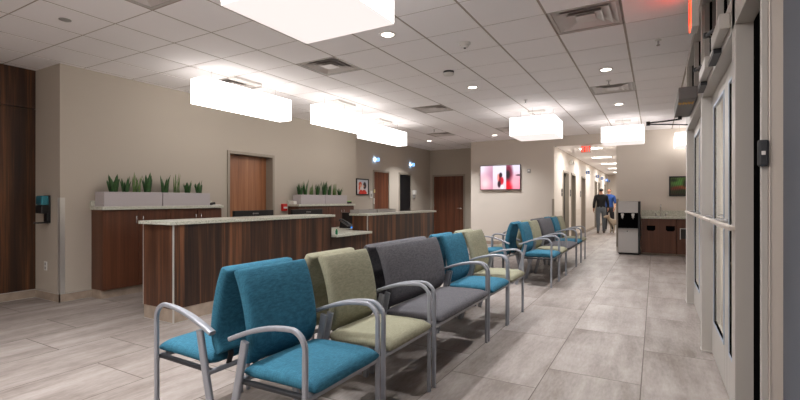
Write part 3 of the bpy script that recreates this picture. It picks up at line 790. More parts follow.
ph = thing('desk_phone', 'dark desk phone with a blue display behind the lowered bay', 'phone', (-5.08, 6.86, .7405))
bx, by = -5.08, 6.84
obj('base', MB().poly_prism([(bx-.11, .7405), (bx+.10, .7405), (bx+.10, .765), (bx-.07, .86), (bx-.11, .86)], 'Y', by-.02, by+.13), M['charcoal'], ph, bevel=.004)
obj('handset', MB().sweep([(bx+.09, by-.055, .80), (bx+.07, by-.055, .835), (bx-.04, by-.055, .89), (bx-.10, by-.055, .90), (bx-.12, by-.055, .87)], .045, .035), M['charcoal'], ph)
obj('cradle', MB().poly_prism([(bx-.11, .7405), (bx+.10, .7405), (bx+.09, .775), (bx-.09, .865)], 'Y', by-.08, by-.021), M['black'], ph)
obj('display', B(bx+.1005, bx+.104, by+.0, by+.11, .744, .762), M['blue_lcd'], ph)
tag(obj('sanitizer_bottle', MB().lathe([(0, .7405), (.018, .7405), (.018, .80), (.01, .81), (.01, .825), (0, .825)], (-4.24, 5.455, 0), 16), M['green'], bevel=0), 'small green bottle at the near corner of the lowered bay', 'bottle')
for (a, b, l) in ((6.33, 6.90, 'low grey tray on the desk top beside the lowered bay'), (6.94, 7.60, 'low grey tray on the desk top farther from the bay')):
    t = thing('paper_tray', l, 'tray', (-4.53, (a+b)/2, 1.0365), 'low grey trays on the desk')
    obj('base', B(-4.625, -4.44, a, b, 1.0365, 1.042), M['grey_plastic'], t)
    obj('wall', B(-4.625, -4.619, a, b, 1.042, 1.10).box(-4.446, -4.44, a, b, 1.042, 1.095).box(-4.619, -4.446, a, a+.006, 1.042, 1.095).box(-4.619, -4.446, b-.006, b, 1.042, 1.095), M['grey_plastic'], t)
    obj('paper', B(-4.61, -4.455, a+.02, b-.02, 1.0425, 1.085), M['grey_plastic'], t)

# ------------------------------------------------------------------ cabinets along the reception wall
CF = -6.12
def cabinet_run(y0, y1, split, names):
    """two cabinet units, each with two doors"""
    for (a, b), l in zip(((y0, split), (split, y1)), names):
        t = thing('base_cabinet', l, 'cabinet', (-6.26, (a+b)/2, 0), 'walnut cabinets along the reception wall')
        obj('body', B(XW+.002, CF-.02, a+.001, b-.001, .11, 1.142), M['cab_wood'], t)
        obj('plinth', B(XW+.002, CF-.05, a+.001, b-.001, 0, .11), M['tile_base'], t)
        m = (a+b)/2
        for (p, q, hy) in ((a+.003, m-.002, m-.045), (m+.002, b-.003, m+.045)):
            d = obj('door', B(CF-.016, CF, p+.001, q-.001, .112, 1.13), M['cab_wood'], t, bevel=.001)
            h = MB(); h.tube([(CF, hy, .955), (CF+.03, hy, .957), (CF+.03, hy, 1.048), (CF, hy, 1.05)], .006)
            obj('handle', h, M['chrome'], d)
    ct = thing('countertop', 'speckled stone top with upstand on the %s cabinets' % ('left' if y0 < 4 else 'right'), 'countertop', (-6.26, (y0+y1)/2, 1.143), 'stone tops along the reception wall')
    obj('slab', B(XW+.002, CF+.03, y0-.02, y1+.02, 1.1425, 1.185), M['counter'], ct, bevel=.003)
    obj('upstand', B(XW+.002, XW+.022, y0-.02, y1+.02, 1.1852, 1.262), M['counter'], ct, bevel=.002)
cabinet_run(3.06, 4.86, 3.975, ['walnut cabinet at the near end of the reception wall', 'walnut cabinet left of the oak door'])
cabinet_run(6.66, 8.53, 7.60, ['walnut cabinet right of the fire alarm', 'walnut cabinet before the framed poster'])

# planters and snake plants
def leaf(mb, base_, h, w, lean, ang, twist):
    bm = mb.bm; n = 6; rings = []
    for i in range(n+1):
        t = i/n
        r = lean*t**1.6
        p = Vector((base_[0]+r*math.cos(ang), base_[1]+r*math.sin(ang), base_[2]+h*t))
        ww = 1.45*w*(.55+.9*t)*(1-t)**.55 if t < 1 else 0
        ww = max(ww, .0006)
        a2 = twist+.5*t
        d = Vector((math.cos(a2), math.sin(a2), 0)); nrm = Vector((-math.sin(a2), math.cos(a2), 0))
        th = .0045*(1-.7*t)
        rings.append([bm.verts.new(p-d*ww/2+nrm*th*1.5), bm.verts.new(p-nrm*th), bm.verts.new(p+d*ww/2+nrm*th*1.5), bm.verts.new(p+nrm*th)])
    for a, b in zip(rings, rings[1:]):
        for k in range(4): bm.faces.new((a[k], a[(k+1)%4], b[(k+1)%4], b[k])).smooth = True
    bm.faces.new(rings[0][::-1]); bm.faces.new(rings[-1])
ORD = ['first', 'second', 'third', 'fourth', 'fifth', 'sixth']
def planter(y0, y1, which, plants):
    t = thing('planter', 'pale grey rectangular planter, ' + which, 'planter', (-6.28, (y0+y1)/2, 1.185), 'pale grey planters on the reception cabinets')
    x0, x1, z0, z1, e = -6.372, -6.145, 1.1855, 1.378, .012
    bx = MB(); bx.box(x0, x1, y0, y1, z0, z0+.015).box(x0, x0+e, y0, y1, z0+.015, z1).box(x1-e, x1, y0, y1, z0+.015, z1).box(x0+e, x1-e, y0, y0+e, z0+.015, z1).box(x0+e, x1-e, y1-e, y1, z0+.015, z1)
    obj('box', bx, M['planter'], t, bevel=.002)
    obj('soil', B(x0+e, x1-e, y0+e, y1-e, z0+.1, z1-.03), M['soil'], t)
    for k, (yy, h, kind) in enumerate(plants):
        h *= 1.18
        mb = MB()
        nl = {'b': 8, 't': 9, 's': 5}[kind]
        for q in range(nl):
            ang = 2*PI*q/nl+random.random()*.8
            hh = h*random.uniform(.62, 1.0) if q else h
            if kind == 't': leaf(mb, (-6.255+random.uniform(-.025, .025), yy+random.uniform(-.045, .045), z1-.0295), hh+.03, .020, random.uniform(.005, .05), ang, random.uniform(-.4, .4)+PI/2)
            else: leaf(mb, (-6.255+.02*math.cos(ang), yy+.025*math.sin(ang), z1-.0295), hh+.03, random.uniform(.045, .062), random.uniform(.02, .06), ang, random.uniform(-.5, .5)+PI/2)
        o = obj('snake_plant', mb, M['leaf2'] if kind == 't' else M['leaf'], org=(-6.255, yy, z1-.03))
        tag(o, '%s snake plant from left in the planter %s' % (ORD[k], which), 'plant', 'snake plants in the grey planters')
planter(3.09, 3.868, 'leftmost on the left cabinets', [(3.26, .20, 'b'), (3.42, .18, 'b'), (3.56, .235, 't'), (3.72, .24, 'b')])
planter(3.882, 4.66, 'second on the left cabinets', [(3.98, .22, 'b'), (4.17, .25, 't'), (4.35, .16, 'b'), (4.54, .17, 'b')])
planter(6.765, 7.512, 'first on the right cabinets', [(6.85, .21, 'b'), (7.02, .27, 'b'), (7.20, .20, 't'), (7.40, .22, 'b')])
planter(7.524, 8.30, 'rightmost on the right cabinets', [(7.62, .26, 'b'), (7.80, .21, 'b'), (7.98, .22, 't'), (8.17, .15, 'b')])

tag(obj('stapler', MB().poly_prism([(4.70, 1.19), (4.80, 1.19), (4.79, 1.235), (4.705, 1.225)], 'X', -6.24, -6.19).box(-6.235, -6.195, 4.69, 4.80, 1.186, 1.19), M['black'], bevel=.003), 'small black stapler beside the planter near the oak door', 'stapler')
tag(obj('paper_stack', B(-6.30, -6.12, 4.73, 4.86, 1.1855, 1.193).box(-6.29, -6.13, 4.75, 4.85, 1.193, 1.199), M['white_plastic']), 'few white papers at the right end of the left cabinets', 'paper')
cl = thing('desk_clock', 'small black device with a green display by the poster', 'device', (-6.2, 8.40, 1.1855))
obj('body', B(-6.25, -6.16, 8.32, 8.50, 1.1855, 1.235), M['black'], cl, bevel=.005)
obj('display', B(-6.245, -6.17, 8.34, 8.48, 1.235, 1.243), M['green_lcd'], cl)
tag(obj('tissue_box', B(-6.37, -6.24, 6.655, 6.745, 1.1855, 1.25), M['white_plastic'], bevel=.004), 'small white box left of the right planters', 'box')

# ------------------------------------------------------------------ things on the walls
fa = thing('fire_alarm_pull', 'red fire alarm pull station on the taupe wall', 'fire alarm', (XW, 6.53, 1.05))
obj('body', B(XW-.002, XW+.045, 6.47, 6.60, 1.055, 1.195), M['red'], fa, bevel=.006)
obj('handle', B(XW+.045, XW+.06, 6.49, 6.58, 1.10, 1.135), M['white_plastic'], fa, bevel=.003)

hs = thing('hand_sanitizer_dispenser', 'black hand sanitizer dispenser with turquoise window on the pier', 'dispenser', (-6.80, 2.705, .98))
obj('back_plate', B(-6.785, -6.635, 2.687, 2.704, .98, 1.33), M['black'], hs, bevel=.004)
obj('body', B(-6.79, -6.63, 2.60, 2.687, 1.10, 1.205), M['black'], hs, bevel=.012)
obj('window', B(-6.785, -6.635, 2.605, 2.687, 1.206, 1.325), M['turquoise'], hs, bevel=.014)
rb = MB()
for k in range(5): rb.box(-6.77+k*.028, -6.76+k*.028, 2.600, 2.606, 1.215, 1.315)
obj('rib', rb, plain('turquoise_dark', (24, 70, 84), .3), hs)
obj('drip_tray', B(-6.77, -6.645, 2.57, 2.687, .975, .993).box(-6.675, -6.645, 2.670, 2.687, .99, 1.10), M['black'], hs, bevel=.004)
ol = thing('wall_outlet', 'white wall outlet below the hand sanitizer', 'outlet', (-6.74, 2.705, .36))
obj('plate', B(-6.80, -6.725, 2.697, 2.704, .37, .485), M['white_plastic'], ol, bevel=.002)
obj('socket', B(-6.778, -6.747, 2.695, 2.698, .385, .42).box(-6.778, -6.747, 2.695, 2.698, .435, .47), M['grey_plastic'], ol)

def frame_x(name, x, y0, y1, z0, z1, fn, label, fm, w=.03):
    t = thing(name, label, 'picture', (x, (y0+y1)/2, z0))
    obj('frame', B(x, x+.025, y0, y0+w, z0, z1).box(x, x+.025, y1-w, y1, z0, z1).box(x, x+.025, y0+w, y1-w, z0, z0+w).box(x, x+.025, y0+w, y1-w, z1-w, z1), fm, t)
    picture('picture', fn, 'X', y0+w, y1-w, z0+w, z1-w, x+.012, M['art'], t, 40, 40)
def poster(u, v):
    c = (226, 222, 222)
    c = blob(c, (206, 214, 222), u, v, .5, .85, .6, .25, 1)
    c = blob(c, (214, 92, 60), u, v, .30, .68, .14, .17, .3); c = blob(c, (232, 168, 140), u, v, .33, .58, .09, .12, .3)
    c = blob(c, (38, 20, 24), u, v, .70, .60, .14, .24, .3); c = blob(c, (226, 170, 145), u, v, .60, .55, .06, .09, .3)
    if v < .28: c = lerp(c, (214, 52, 34), 1 if abs(u-.52) < .36-.2*max(0, v-.12)*4 else 0)
    c = blob(c, (236, 232, 230), u, v, .48, .42, .06, .2, .3); c = blob(c, (222, 84, 56), u, v, .22, .42, .06, .16, .3)
    return c
frame_x('framed_poster', XN+.002, 9.42, 9.99, 1.40, 1.83, poster, 'black framed poster of two figures in orange red', M['black'])

tv = thing('wall_screen', 'wall-mounted flat screen showing pink and red photos', 'television', (-3.80, YE, 1.55))
obj('housing', B(-4.385, -3.225, 12.335, YE-.025, 1.555, 2.255), M['black'], tv, bevel=.004)
obj('mount', B(-4.0, -3.6, YE-.025, YE-.001, 1.75, 2.1), M['charcoal'], tv)
def tvfn(u, v):
    if u < .325:
        t = u/.325
        c = lerp((232, 198, 208), (220, 160, 178), v < .55 and 1 or 0)
        c = lerp((236, 130, 150), (232, 220, 232), min(1, max(0, (v-.2)/.6)))
        c = blob(c, (196, 140, 166), t, v, .95, .55, .45, .6, 1.4)
        c = blob(c, (240, 210, 214), t, v, .35, .25, .4, .25, 1.4)
    elif u < .655:
        t = (u-.325)/.33
        c = lerp((228, 196, 204), (226, 222, 236), min(1, v*1.6))
        c = blob(c, (200, 20, 44), t, v, .66, .36, .16, .16, .5); c = blob(c, (150, 20, 40), t, v, .52, .42, .12, .22, .5)
        c = blob(c, (36, 20, 34), t, v, .60, .60, .12, .10, .4); c = blob(c, (50, 24, 40), t, v, .48, .22, .12, .14, .5)
        c = blob(c, (232, 150, 140), t, v, .40, .50, .07, .16, .5); c = blob(c, (244, 236, 240), t, v, .72, .1, .12, .08, .5)
    else:
        t = (u-.655)/.345
        c = lerp((232, 140, 160), (222, 214, 232), min(1, max(0, (v-.3)/.5)))
        c = blob(c, (120, 36, 60), t, v, .18, .6, .30, .5, .7); c = blob(c, (30, 14, 26), t, v, .13, .62, .16, .16, .7)
        c = blob(c, (216, 10, 34), t, v, .15, .12, .32, .24, .6); c = blob(c, (244, 170, 184), t, v, .66, .3, .3, .22, 1.2)
        c = blob(c, (60, 30, 44), t, v, .92, .58, .2, .03, .8)
    return c
picture('screen', tvfn, 'Y', -4.372, -3.238, 1.572, 2.242, 12.333, M['tv'], tv, 110, 60)
th = thing('thermostat', 'small grey thermostat right of the wall screen', 'thermostat', (-3.0, YE, 2.02))
obj('plate', B(-3.045, -2.965, YE-.022, YE+.002, 2.01, 2.12), M['grey_plastic'], th, bevel=.004)
obj('dial', B(-3.03, -2.98, YE-.026, YE-.022, 2.06, 2.10), M['white_plastic'], th)

# recessed wall fittings
hs2 = thing('soap_dispenser', 'white dispenser on the wall right of the black door', 'dispenser', (XN, 12.55, 1.35))
obj('body', B(XN+.001, XN+.09, 12.50, 12.63, 1.44, 1.58), M['white_plastic'], hs2, bevel=.01)
obj('nozzle', B(XN+.001, XN+.08, 12.52, 12.57, 1.33, 1.44), M['grey_plastic'], hs2, bevel=.006)
wp = thing('wall_intercom', 'white wall unit between the poster and the wood door', 'intercom', (XN, 10.12, 1.35))
obj('body', B(XN+.001, XN+.035, 10.04, 10.16, 1.32, 1.52), M['white_plastic'], wp, bevel=.006)
obj('button', B(XN+.035, XN+.040, 10.07, 10.13, 1.36, 1.44), M['grey_plastic'], wp)
tag(obj('light_switch', B(XN+.02, XN+.028, 10.225, 10.262, 1.16, 1.32), M['white_plastic'], bevel=.002), 'white switch plate on the frame of the wood door', 'switch')
tag(obj('door_buzzer', B(XN+.02, XN+.05, 10.225, 10.265, 1.47, 1.56), plain('pale_yellow_plastic', (214, 200, 150), .5), bevel=.004), 'pale yellow buzzer on the frame of the wood door', 'buzzer')

def flag_sign(x, y, z, s, label, group, lit):
    t = thing('projecting_sign', label, 'sign', (x, y, z), group)
    obj('arm', B(x+.001, x+.03, y-.015, y+.015, z+s*.35, z+s*.75), M['white_plastic'], t)
    pn = obj('panel', B(x+.03, x+.03+s, y-.012, y+.012, z, z+s), M['blue_sign'] if lit else M['blue_plain'], t, bevel=.003)
    obj('symbol', B(x+.03+s*.3, x+.03+s*.7, y-.015, y-.012, z+s*.18, z+s*.6).box(x+.03+s*.4, x+.03+s*.6, y-.015, y-.012, z+s*.66, z+s*.86), M['white_plastic'], pn)
    if lit:
        l = area('sign_lamp', (x+.03, y-.05, z+s*.5), .08, .3, (.35, .6, 1), (0, PI/2, 0), 'DISK'); l['kind'] = 'helper'
flag_sign(XN, 10.36, 2.335, .095, 'small lit blue sign above the brown wood door', 'lit blue signs on the recessed wall', True)
flag_sign(XN, 12.42, 2.335, .095, 'small lit blue sign above the black door', 'lit blue signs on the recessed wall', True)
for y, l in ((18.6, 'nearest blue sign along the corridor'), (21.9, 'second blue sign along the corridor'), (24.0, 'third blue sign along the corridor'), (26.2, 'fourth blue sign along the corridor'), (27.5, 'farthest blue sign along the corridor')):
    flag_sign(HL, y, 2.27, .125, l, 'blue signs along the corridor', False)
em = thing('emergency_light', 'white twin emergency light above the nearest corridor doors', 'emergency light', (HL, 15.1, 2.38))
obj('body', B(HL-.002, HL+.06, 14.85, 15.35, 2.40, 2.48), M['white_plastic'], em, bevel=.01)
for yy in (14.90, 15.30): obj('lamp_head', MB().cyl((HL+.03, yy, 2.47), .05, .06, 'X', 14, .06), M['white_plastic'], em)

# ------------------------------------------------------------------ sink wall
CY = 11.80
def pull(mb_parent, x0, x1, z0, z1):
    bm = MB()
    pts = [(x0, z1), (x1, z1), (x1, z0+.03), (x1-.03, z0), (x0+.03, z0), (x0, z0+.03)]
    bm.poly_prism(pts, 'Y', CY-.012, CY+.001)
    return obj('handle', bm, M['gasket'], mb_parent, bevel=.003)
for (a, b, dd, l) in ((-.28, .42, [(-.277, .068, (-.165, .005)), (.072, .417, (.215, .39))], 'walnut sink cabinet beside the water cooler'), (.425, 1.25, [(.428, 1.247, None)], 'walnut sink cabinet with the black waste flap')):
    t = thing('base_cabinet', l, 'cabinet', ((a+b)/2, 12.1, 0), 'walnut cabinets along the sink wall')
    obj('body', B(a, b, CY+.02, YE-.002, .05, .842), M['cab_wood'], t)
    obj('plinth', B(a, b, CY+.06, YE-.002, 0, .05), M['tile_base'], t)
    for (p, q, h) in dd:
        d = obj('door', B(p, q, CY+.001, CY+.019, .055, .83), M['cab_wood'], t, bevel=.001)
        if h: pull(d, h[0], h[1], .56, .68)
        else:
            fl = obj('waste_flap', B(.50, .76, CY-.008, CY, .40, .62), M['black'], d, bevel=.003)
            obj('flap_rim', B(.485, .50, CY-.014, CY, .385, .635).box(.76, .775, CY-.014, CY, .385, .635).box(.5, .76, CY-.014, CY, .62, .635), M['trim_metal'], fl)
ct = thing('countertop', 'speckled stone sink top with upstand', 'countertop', (.5, 12.1, .843))
obj('slab', B(-.288, 1.27, CY-.03, YE-.002, .8425, .882), M['counter'], ct, bevel=.003)
obj('upstand', B(-.288, 1.27, YE-.022, YE-.002, .8822, 1.02), M['counter'], ct, bevel=.002)
fx, fy = .118, 12.22
fa = thing('faucet', 'chrome sink faucet with two wing handles', 'faucet', (fx, fy, .883))
obj('spout', MB().tube([(fx, fy, .895), (fx, fy, 1.12), (fx, fy-.03, 1.155), (fx, fy-.09, 1.16), (fx, fy-.13, 1.14), (fx, fy-.14, 1.10)], .011, 10), M['chrome'], fa)
obj('deck_plate', B(fx-.12, fx+.12, fy-.025, fy+.025, .8822, .896), M['chrome'], fa, bevel=.005)
for s in (-1, 1):
    obj('handle', MB().cyl((fx+s*.10, fy, .895), .014, .05).sweep([(fx+s*.10, fy, .95), (fx+s*.14, fy-.01, .955), (fx+s*.17, fy-.02, .985)], .016, .012), M['chrome'], fa)
def landscape(u, v):
    c = lerp((40, 34, 24), (58, 74, 36), v)
    for (cu, cv, ru, rv, col) in ((.3, .72, .3, .22, (60, 96, 44)), (.75, .7, .25, .25, (96, 118, 50)), (.5, .42, .3, .12, (110, 62, 34)), (.2, .35, .2, .12, (84, 40, 30)), (.62, .82, .1, .1, (130, 140, 70)),
                                  (.8, .38, .2, .12, (128, 120, 60)), (.45, .2, .4, .12, (36, 44, 28)), (.1, .85, .12, .1, (28, 40, 22)), (.48, .66, .08, .22, (34, 34, 20))):
        c = blob(c, col, u, v, cu, cv, ru, rv, 1.0)
    k = math.sin(u*61+v*37)*math.sin(v*53-u*29)
    return tuple(min(235, max(8, q*1.45*(1+.3*k))) for q in c)
t = thing('framed_painting', 'black framed garden painting above the sink', 'picture', (.62, YE, 1.35))
fr = MB(); x0, x1, z0, z1, w = .29, .97, 1.36, 1.83, .03
fr.box(x0, x0+w, YE-.028, YE-.001, z0, z1).box(x1-w, x1, YE-.028, YE-.001, z0, z1).box(x0+w, x1-w, YE-.028, YE-.001, z0, z0+w).box(x0+w, x1-w, YE-.028, YE-.001, z1-w, z1)
obj('frame', fr, M['black'], t); picture('picture', landscape, 'Y', x0+w, x1-w, z0+w, z1-w, YE-.014, M['art'], t, 48, 36)

wc = thing('water_cooler', 'steel and black water cooler at the corridor corner', 'water cooler', (-.53, 11.83, 0))
x0, x1, y0, y1 = -.755, -.295, 11.62, 12.06
obj('body', B(x0, x1, y0+.012, y1, .03, 1.24), M['black'], wc, bevel=.006)
obj('foot', B(x0+.02, x1-.02, y0+.03, y1-.02, 0, .03), M['black'], wc)
obj('upper_panel', B(x0+.005, x1-.045, y0-.004, y0+.012, .975, 1.235), M['steel_front'], wc, bevel=.006)
obj('dispensing_recess', B(x0+.005, x1-.045, y0+.004, y0+.012, .62, .97), M['gasket'], wc)
ld = obj('lower_door', B(x0+.005, x1-.045, y0-.006, y0+.012, .045, .585), M['steel_front'], wc, bevel=.006)
obj('drip_ledge', B(x0+.003, x1-.043, y0-.05, y0+.01, .588, .612), M['grey_plastic'], wc, bevel=.003)
obj('lock', MB().cyl((-.56, y0-.006, .545), .012, -.006, 'Y', 12), M['charcoal'], ld)
for xx in (-.66, -.44):
    tp = obj('tap', MB().cyl((xx, y0-.02, .86), .022, .10, 'Z', 12).box(xx-.03, xx+.03, y0-.04, y0+.004, .91, .955), M['white_plastic'], wc)
    obj('spigot', MB().cyl((xx, y0-.02, .83), .012, .03, 'Z', 10), M['grey_plastic'], tp)

# ------------------------------------------------------------------ waiting chairs
MX, MXB = -1.84, -1.84         # the two rows stand back to back on this line
def profile_back(t):
    """centre line of the backrest pad, t 0 (foot) .. 1 (top): forward offset and height"""
    P = [(.102, .480), (.130, .535), (.140, .60), (.128, .69), (.104, .79), (.078, .865), (.050, .922)]
    s = t*(len(P)-1); i = min(int(s), len(P)-2); f = s-i
    p0, p1, p2, p3 = P[max(i-1, 0)], P[i], P[i+1], P[min(i+2, len(P)-1)]
    r = []
    for a in (0, 1):
        r.append(.5*((2*p1[a]) + (-p0[a]+p2[a])*f + (2*p0[a]-5*p1[a]+4*p2[a]-p3[a])*f*f + (-p0[a]+3*p1[a]-3*p2[a]+p3[a])*f**3))
    return r
def make_chair(name, half, fab):
    t = thing(name, None, 'chair', (0, 0, 0))
    ay = half                                  # centre of the arm frames
    wy = half-.030                             # half width of the cushions
    def seat(u, v, s):
        x = .350+.222*u; yy = wy*v
        z = .452+.010*(u+1)/2 - .012*max(0, u)**4 + .012*(1-abs(v)**3)*(1-abs(u)**3)
        return (x, yy, z-.004+.038*s)
    obj('seat', MB().pillow(seat, 18, 18, 9), M[fab], t)
    def back(u, v, s):
        tt = (v+1)/2; c = profile_back(tt); d = profile_back(min(1, tt+.01)); e = profile_back(max(0, tt-.01))
        tx, tz = d[0]-e[0], d[1]-e[1]; L_ = math.hypot(tx, tz); nx, nz = tz/L_, -tx/L_
        w = ay-.052+.008*tt
        th = .031*s
        return (c[0]+nx*th, w*u, c[1]+nz*th)
    obj('backrest', MB().pillow(back, 22, 24, 22), M[fab], t)
    for s in (-1, 1):
        yy = s*ay
        # front leg, straight up to the bend
        obj('leg', MB().sweep([(.538, yy, 0), (.540, yy, .30), (.542, yy, .60)], .021, .026, power=4), M['chair_metal'], t)
        pts = [(.542, yy, .598)]
        for k in range(9):
            a = k/8*math.radians(82); pts.append((.542-.085*(1-math.cos(a)), yy, .622+.082*math.sin(a)))
        x_, z_ = pts[-1][0], pts[-1][2]
        for k in range(1, 9):
            f = k/8; pts.append((x_-(x_-.075)*f, yy, z_+.010*math.sin(f*PI)*1.2-.098*f**1.35))
        wd = [.022]*10+[.022+.016*min(1, k/5) for k in range(1, 9)]
        obj('armrest', MB().sweep(pts, .03, .023, power=4, widths=wd), M['chair_metal'], t, bevel=0)
        obj('leg', MB().sweep([(.030, yy, 0), (.083, yy, .22), (.136, yy, .44), (.172, yy, .606)], .024, .042, power=4), M['chair_metal'], t)
    for s in (-1, 1): obj('side_rail', MB().sweep([(.112, s*(ay-.02), .405), (.53, s*(ay-.02), .412)], .03, .022, (0,1,0)), M['dark_metal'], t)
    obj('front_rail', MB().sweep([(.538, -ay, .408), (.538, ay, .408)], .022, .026, (1,0,0)), M['chair_metal'], t)
    obj('rear_rail', MB().sweep([(.112, -ay, .40), (.112, ay, .40)], .022, .026, (1,0,0)), M['chair_metal'], t)
    for s in (-1, 1):
        obj('back_bracket', MB().sweep([(.118, s*(wy-.10), .40), (.098, s*(wy-.10), .46), (.108, s*(wy-.10), .53)], .035, .012), M['dark_metal'], t)
    return t
proto = {}
def chair(kind, fab, yc, front, label):
    half = .2875 if kind == 'waiting_chair' else .5425
    key = (kind, fab)
    if key not in proto:
        o = proto[key] = make_chair(kind, half, fab)
    else: o = copy_tree(proto[key])
    o.location = (MX, yc, 0) if front else (MXB, yc+.012, 0); o.rotation_euler = (0, 0, 0 if front else PI)
    tag(o, label, 'chair', 'upholstered waiting chairs set back to back')
WORD = {'teal': 'teal', 'sage': 'sage green', 'grey': 'wide grey'}
for blk, ys in (('near', (1.742, 2.375, 3.283, 4.165, 4.785)), ('far', (6.965, 7.588, 8.472, 9.35, 9.97))):
    for row in (True, False):
        side = 'facing the glass doors' if row else 'facing the reception desk'
        for k, (yy, fab) in enumerate(zip(ys, ('teal', 'sage', 'grey', 'teal', 'sage'))):
            pos = ['at the near end', 'second from near end', 'in the middle', 'fourth from near end', 'at the far end'][k]
            chair('wide_waiting_chair' if fab == 'grey' else 'waiting_chair', fab, yy, row,
                  '%s chair, %s of the %s block, %s' % (WORD[fab], pos, blk, side))

# ------------------------------------------------------------------ people and the dog in the corridor
def skin_bm(chains, root=0, sub=2):
    """chains: (list of (x,y,z,r[,r2]), parent index or None); returns an evaluated mesh copy"""
    vs, es, rs = [], [], []
    def add(pts, link):
        first = len(vs)
        for k, p in enumerate(pts):
            vs.append(p[:3]); rs.append((p[3], p[4] if len(p) > 4 else p[3]))
            if k: es.append((len(vs)-2, len(vs)-1))
            elif link is not None: es.append((link, len(vs)-1))
        return first
    ids = []
    for pts, link in chains:
        if isinstance(link, tuple): link = ids[link[0]]+link[1]
        ids.append(add(pts, link))
    me = bpy.data.meshes.new('tmp'); me.from_pydata(vs, es, [])
    o = bpy.data.objects.new('tmp', me); C.objects.link(o)
    m = o.modifiers.new('s', 'SKIN'); m.use_smooth_shade = True
    for k, d in enumerate(me.skin_vertices[0].data):
        d.radius = rs[k]; d.use_root = (k == root)
    s = o.modifiers.new('d', 'SUBSURF'); s.levels = sub; s.render_levels = sub
    dg = bpy.context.evaluated_depsgraph_get(); dg.update()
    ev = bpy.data.meshes.new_from_object(o.evaluated_get(dg))
    bpy.data.objects.remove(o); bpy.data.meshes.remove(me)
    bm = bmesh.new(); bm.from_mesh(ev); bpy.data.meshes.remove(ev)
    return bm

